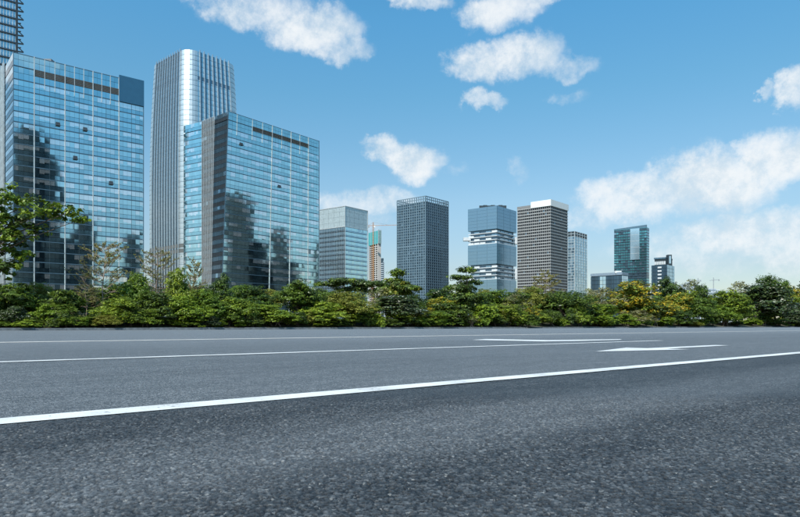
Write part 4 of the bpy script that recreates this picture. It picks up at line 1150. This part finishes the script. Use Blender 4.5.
PL = [
 # x, top row, width, depth step, kind, label
 (18, 284, 52, .08, 'long', 'dark long-leaved shrub under the big-leaved tree'),
 (-14, 288, 46, .06, 'dark0', 'dark dense shrub at the foot of the big-leaved tree'),
 (60, 290, 50, .06, 'long', 'long-leaved green shrub in front of the blue block\'s white mullions'),
 (104, 243, 62, .14, 'bare0', 'nearly bare pinkish tree with tiered twigs in front of the blue block'),
 (86, 286, 44, .10, 'bare2', 'thin olive shrub with bare twigs at the foot of the tiered bare tree'),
 (116, 297, 48, .05, 'bush0', 'bright green shrub before the tiered bare tree'),
 (139, 272, 34, .09, 'bush1', 'upright green tree where the blue block meets the silver tower'),
 (157, 250, 60, .16, 'bare1', 'bare twiggy tree rising in front of the silver rounded tower'),
 (150, 292, 46, .05, 'dark1', 'dark bushy shrub below the silver rounded tower'),
 (178, 268, 36, .09, 'bush2', 'pointed green tree before the slanted dark flank'),
 (194, 262, 26, .15, 'bare2', 'feathery olive tree leaning beside the pointed green tree'),
 (186, 296, 48, .04, 'lime0', 'lime-green bush at the kerb below the pointed green tree'),
 (222, 274, 32, .09, 'dark2', 'narrow dark tree at the slanted corner of the teal block'),
 (208, 290, 40, .06, 'bush0', 'mid-green bush between the pointed tree and the narrow dark tree'),
 (236, 296, 46, .05, 'bush1', 'broad green bush at the foot of the narrow dark tree'),
 (252, 285, 46, .10, 'dark0', 'dark round-topped tree below the mirrored towers of the teal block'),
 (268, 304, 54, .04, 'lime1', 'wide lime bush at the kerb before the dark round-topped tree'),
 (297, 280, 58, .10, 'round', 'big rounded mid-green tree in front of the teal block'),
 (326, 302, 50, .04, 'lime2', 'lime bush at the kerb beside the olive dome-shaped tree'),
 (345, 291, 64, .08, 'olive', 'olive-yellow dome-shaped tree in front of the grey-blue box'),
 (346, 278.5, 58, .30, 'umbrella', 'flat-topped umbrella tree spreading before the grey-blue box'),
 (376, 281, 42, .34, 'umbrella', 'second flat umbrella tree at the foot of the construction tower'),
 (396, 269, 56, .16, 'tuft', 'open tiered tree with a tuft on top beside the dark grid tower'),
 (390, 296, 62, .08, 'glossy', 'dark glossy bush below the open tiered tree'),
 (366, 306, 44, .04, 'bush2', 'green bush at the kerb under the flat umbrella trees'),
 (412, 306, 40, .05, 'olive', 'small olive bush before the dark grid tower'),
 (431, 311, 46, .04, 'bush0', 'low green bush at the foot of the dark grid tower'),
 (440, 297, 40, .09, 'gold', 'orange-tinged bush beside the dark tiered tree'),
 (466, 267, 66, .09, 'tier', 'dark tiered tree in front of the stacked-box tower'),
 (448, 303, 44, .05, 'dark1', 'dark bush at the foot of the dark tiered tree'),
 (490, 290, 46, .14, 'bush1', 'rounded green tree beside the dark tiered tree'),
 (512, 294, 44, .10, 'grey', 'grey-green twiggy shrub below the stacked-box tower'),
 (502, 304, 44, .05, 'bush2', 'dense green bush before the grey-green twiggy shrub'),
 (532, 286, 44, .14, 'olive', 'olive tree at the foot of the white-capped tower'),
 (545, 274, 44, .20, 'bare2', 'sparse twiggy tree drawn against the white-capped tower'),
 (533, 306, 18, .05, 'yellow', 'small yellow shrub at the edge of the big dark dome tree'),
 (566, 291, 80, .08, 'willow', 'big dark-green dome tree below the white-capped tower'),
 (598, 304, 48, .04, 'lime0', 'bright lime bush beside the big dark dome tree'),
 (600, 288, 56, .14, 'grey', 'grey twiggy tree in front of the low dark-glass building'),
 (634, 281, 58, .10, 'yellow', 'yellow-flowered tree in front of the green-teal tower'),
 (632, 310, 48, .04, 'grey', 'low grey twiggy shrub under the yellow-flowered tree'),
 (652, 299, 42, .07, 'yellow', 'shorter yellow-green tree beside the yellow-flowered tree'),
 (668, 277, 38, .16, 'dark2', 'dark green tree in front of the turret building'),
 (677, 293, 40, .08, 'gold', 'golden flowering tree below the turret building'),
 (690, 280, 44, .22, 'grey', 'thin grey tree beneath the far cranes'),
 (694, 296, 46, .05, 'round', 'mid-green bushy tree beside the golden flowering tree'),
 (703, 285, 30, .14, 'dark0', 'small dark tree behind the mid-green bushy tree'),
 (726, 291, 50, .05, 'bush0', 'bright green tree beside the broad glossy tree'),
 (741, 281, 46, .20, 'grey', 'sparse grey-green tree behind the bright green tree'),
 (757, 284, 64, .07, 'glossy', 'broad dark glossy tree flecked with pale leaves'),
 (770, 276, 48, .20, 'willow', 'flat-topped dark tree behind the broad glossy tree'),
 (794, 286, 30, .10, 'gold', 'golden tree beyond the broad glossy tree'),
 (794, 297, 40, .05, 'bush1', 'green bush in front of the golden tree past the glossy tree'),
 (806, 280, 50, .22, 'dark1', 'dark tree behind the golden tree past the glossy tree'),
 (828, 288, 50, .06, 'bush2', 'green tree at the far end of the belt'),
 (60, 296, 60, .18, 'dark1', 'dark backing shrub behind the long-leaved green shrub'),
]
for i, (x, yt, wpx, off, key, lab) in enumerate(PL):
    sh = any(k in lab for k in ('shrub', 'bush'))
    plant(x, yt, wpx, off, key, lab, 'shrub' if sh else 'tree', 'shrub' if sh else 'tree')

# the big-leaved tree reaching in at the left
g = random.Random(5)
Yb = 47.5; ub = Yb / F
def bl(x, y, r, dy=0, fl=.6): return ((x + 22) * ub / 1.0, dy, (HY - y) * ub - .13, r * ub, r * ub, r * ub * fl)
clB = [bl(-20, 200, 26), bl(8, 196, 16, -.6), bl(28, 199, 15, .3), bl(14, 214, 18, .5), bl(40, 212, 16, -.4), bl(-10, 222, 26, .4), bl(20, 232, 18, -.5), bl(4, 246, 20, .6), bl(-30, 240, 26),
       bl(8, 264, 17, -.3), bl(-12, 268, 20, .3), bl(38, 226, 9, .2), bl(58, 212, 10, .1, .5), bl(72, 208, 9, -.2, .6), bl(78, 216, 7, .1, .6), bl(55, 202, 6, 0, .6), bl(20, 252, 10, .1), bl(4, 286, 12, .4), bl(-30, 285, 22, .2), bl(12, 185, 8, 0), bl(-24, 178, 16, 0)]
me, _ = leaf_mesh('crown', 77, clB, 430, 20, .30, .36, ['green', 'lime', 'dark'], [.45, .3, .25], asp=.62, up=.7, norm=False)
rb = tag(empty('broadleaf_tree', (px(-22, Yb)[0], Yb, .13)), 'tree with big rounded leaves reaching a branch across the blue block', 'tree')
o = bpy.data.objects.new('crown', me); COL.objects.link(o); o.parent = rb
mb = MB(); mb.tube([(0, 0, -.02), (.05, 0, 2.2), (-.05, .05, 4.6), (0, 0, 7.0), (.1, 0, 9.0)], [.20, .17, .14, .10, .04], 8)
for c in clB[:17]:
    q = Vector(c[:3]); s_ = Vector((0, 0, max(1.5, q.z - 1.4 - abs(q.x) * .25))); mm = s_.lerp(q, .5) + Vector((0, 0, .25))
    mb.tube([s_, mm, q], [.07, .05, .018], 5)
mb.build('trunk', M['bark'], rb)

LAND = [(12, 'the big-leaved tree'), (75, 'the blue mirror-glass block'), (128, 'the tiered bare tree'), (168, 'the silver rounded tower'), (205, 'the slanted dark flank'), (262, 'the mirrored dark towers'),
        (305, 'the big rounded mid-green tree'), (350, 'the olive dome-shaped tree'), (385, 'the construction tower'), (425, 'the dark grid tower'), (480, 'the dark tiered tree'), (515, 'the stacked-box tower'),
        (545, 'the white-capped tower'), (585, 'the big dark dome tree'), (612, 'the low dark-glass building'), (645, 'the yellow-flowered tree'), (672, 'the turret building'), (700, 'the far cranes'),
        (735, 'the bright green tree'), (775, 'the broad glossy tree'), (9999, 'the farther golden tree')]
def land(x): return next(q for lim, q in LAND if x < lim)
TONE = {'low': 'light green', 'bus': 'green', 'dar': 'dark green', 'lim': 'lime-green', 'oli': 'olive', 'wil': 'deep green', 'gre': 'grey-green', 'rou': 'mid-green', 'glo': 'glossy dark', 'lon': 'long-leaved'}
# low shrubs all along the kerb, and dense shrubs filling the belt behind
x = -18.0; i = 0
LOWK = ('low0', 'dark1', 'bush0', 'glossy', 'low2', 'long', 'lime0', 'dark2', 'bush2', 'grey', 'low1', 'dark0', 'olive', 'lime2', 'long', 'bush1', 'willow')
while x < 830:
    r = random.Random(900 + i)
    plant(x, 304 + 17 * r.random() ** .7, r.uniform(15, 34), r.uniform(.014, .045), LOWK[i % 17], 'small %s shrub in the low kerb row before %s' % (TONE[LOWK[i % 17][:3]], land(x)), 'kerb_shrub', 'shrub', 'low shrubs along the kerb')
    x += r.uniform(8, 15); i += 1
x = -20.0; i = 0; BK = ('dark0', 'bush2', 'olive', 'dark1', 'willow', 'bush0', 'grey', 'round')
while x < 830:
    r = random.Random(1900 + i)
    plant(x, (287 if x < 250 else 293) + r.uniform(-5, 7), r.uniform(38, 54), r.uniform(.17, .22), BK[i % 8], 'dense %s shrub deep in the belt before %s' % (TONE[BK[i % 8][:3]], land(x)), 'backing_shrub', 'shrub', 'dense shrubs filling the tree belt')
    x += r.uniform(24, 32); i += 1
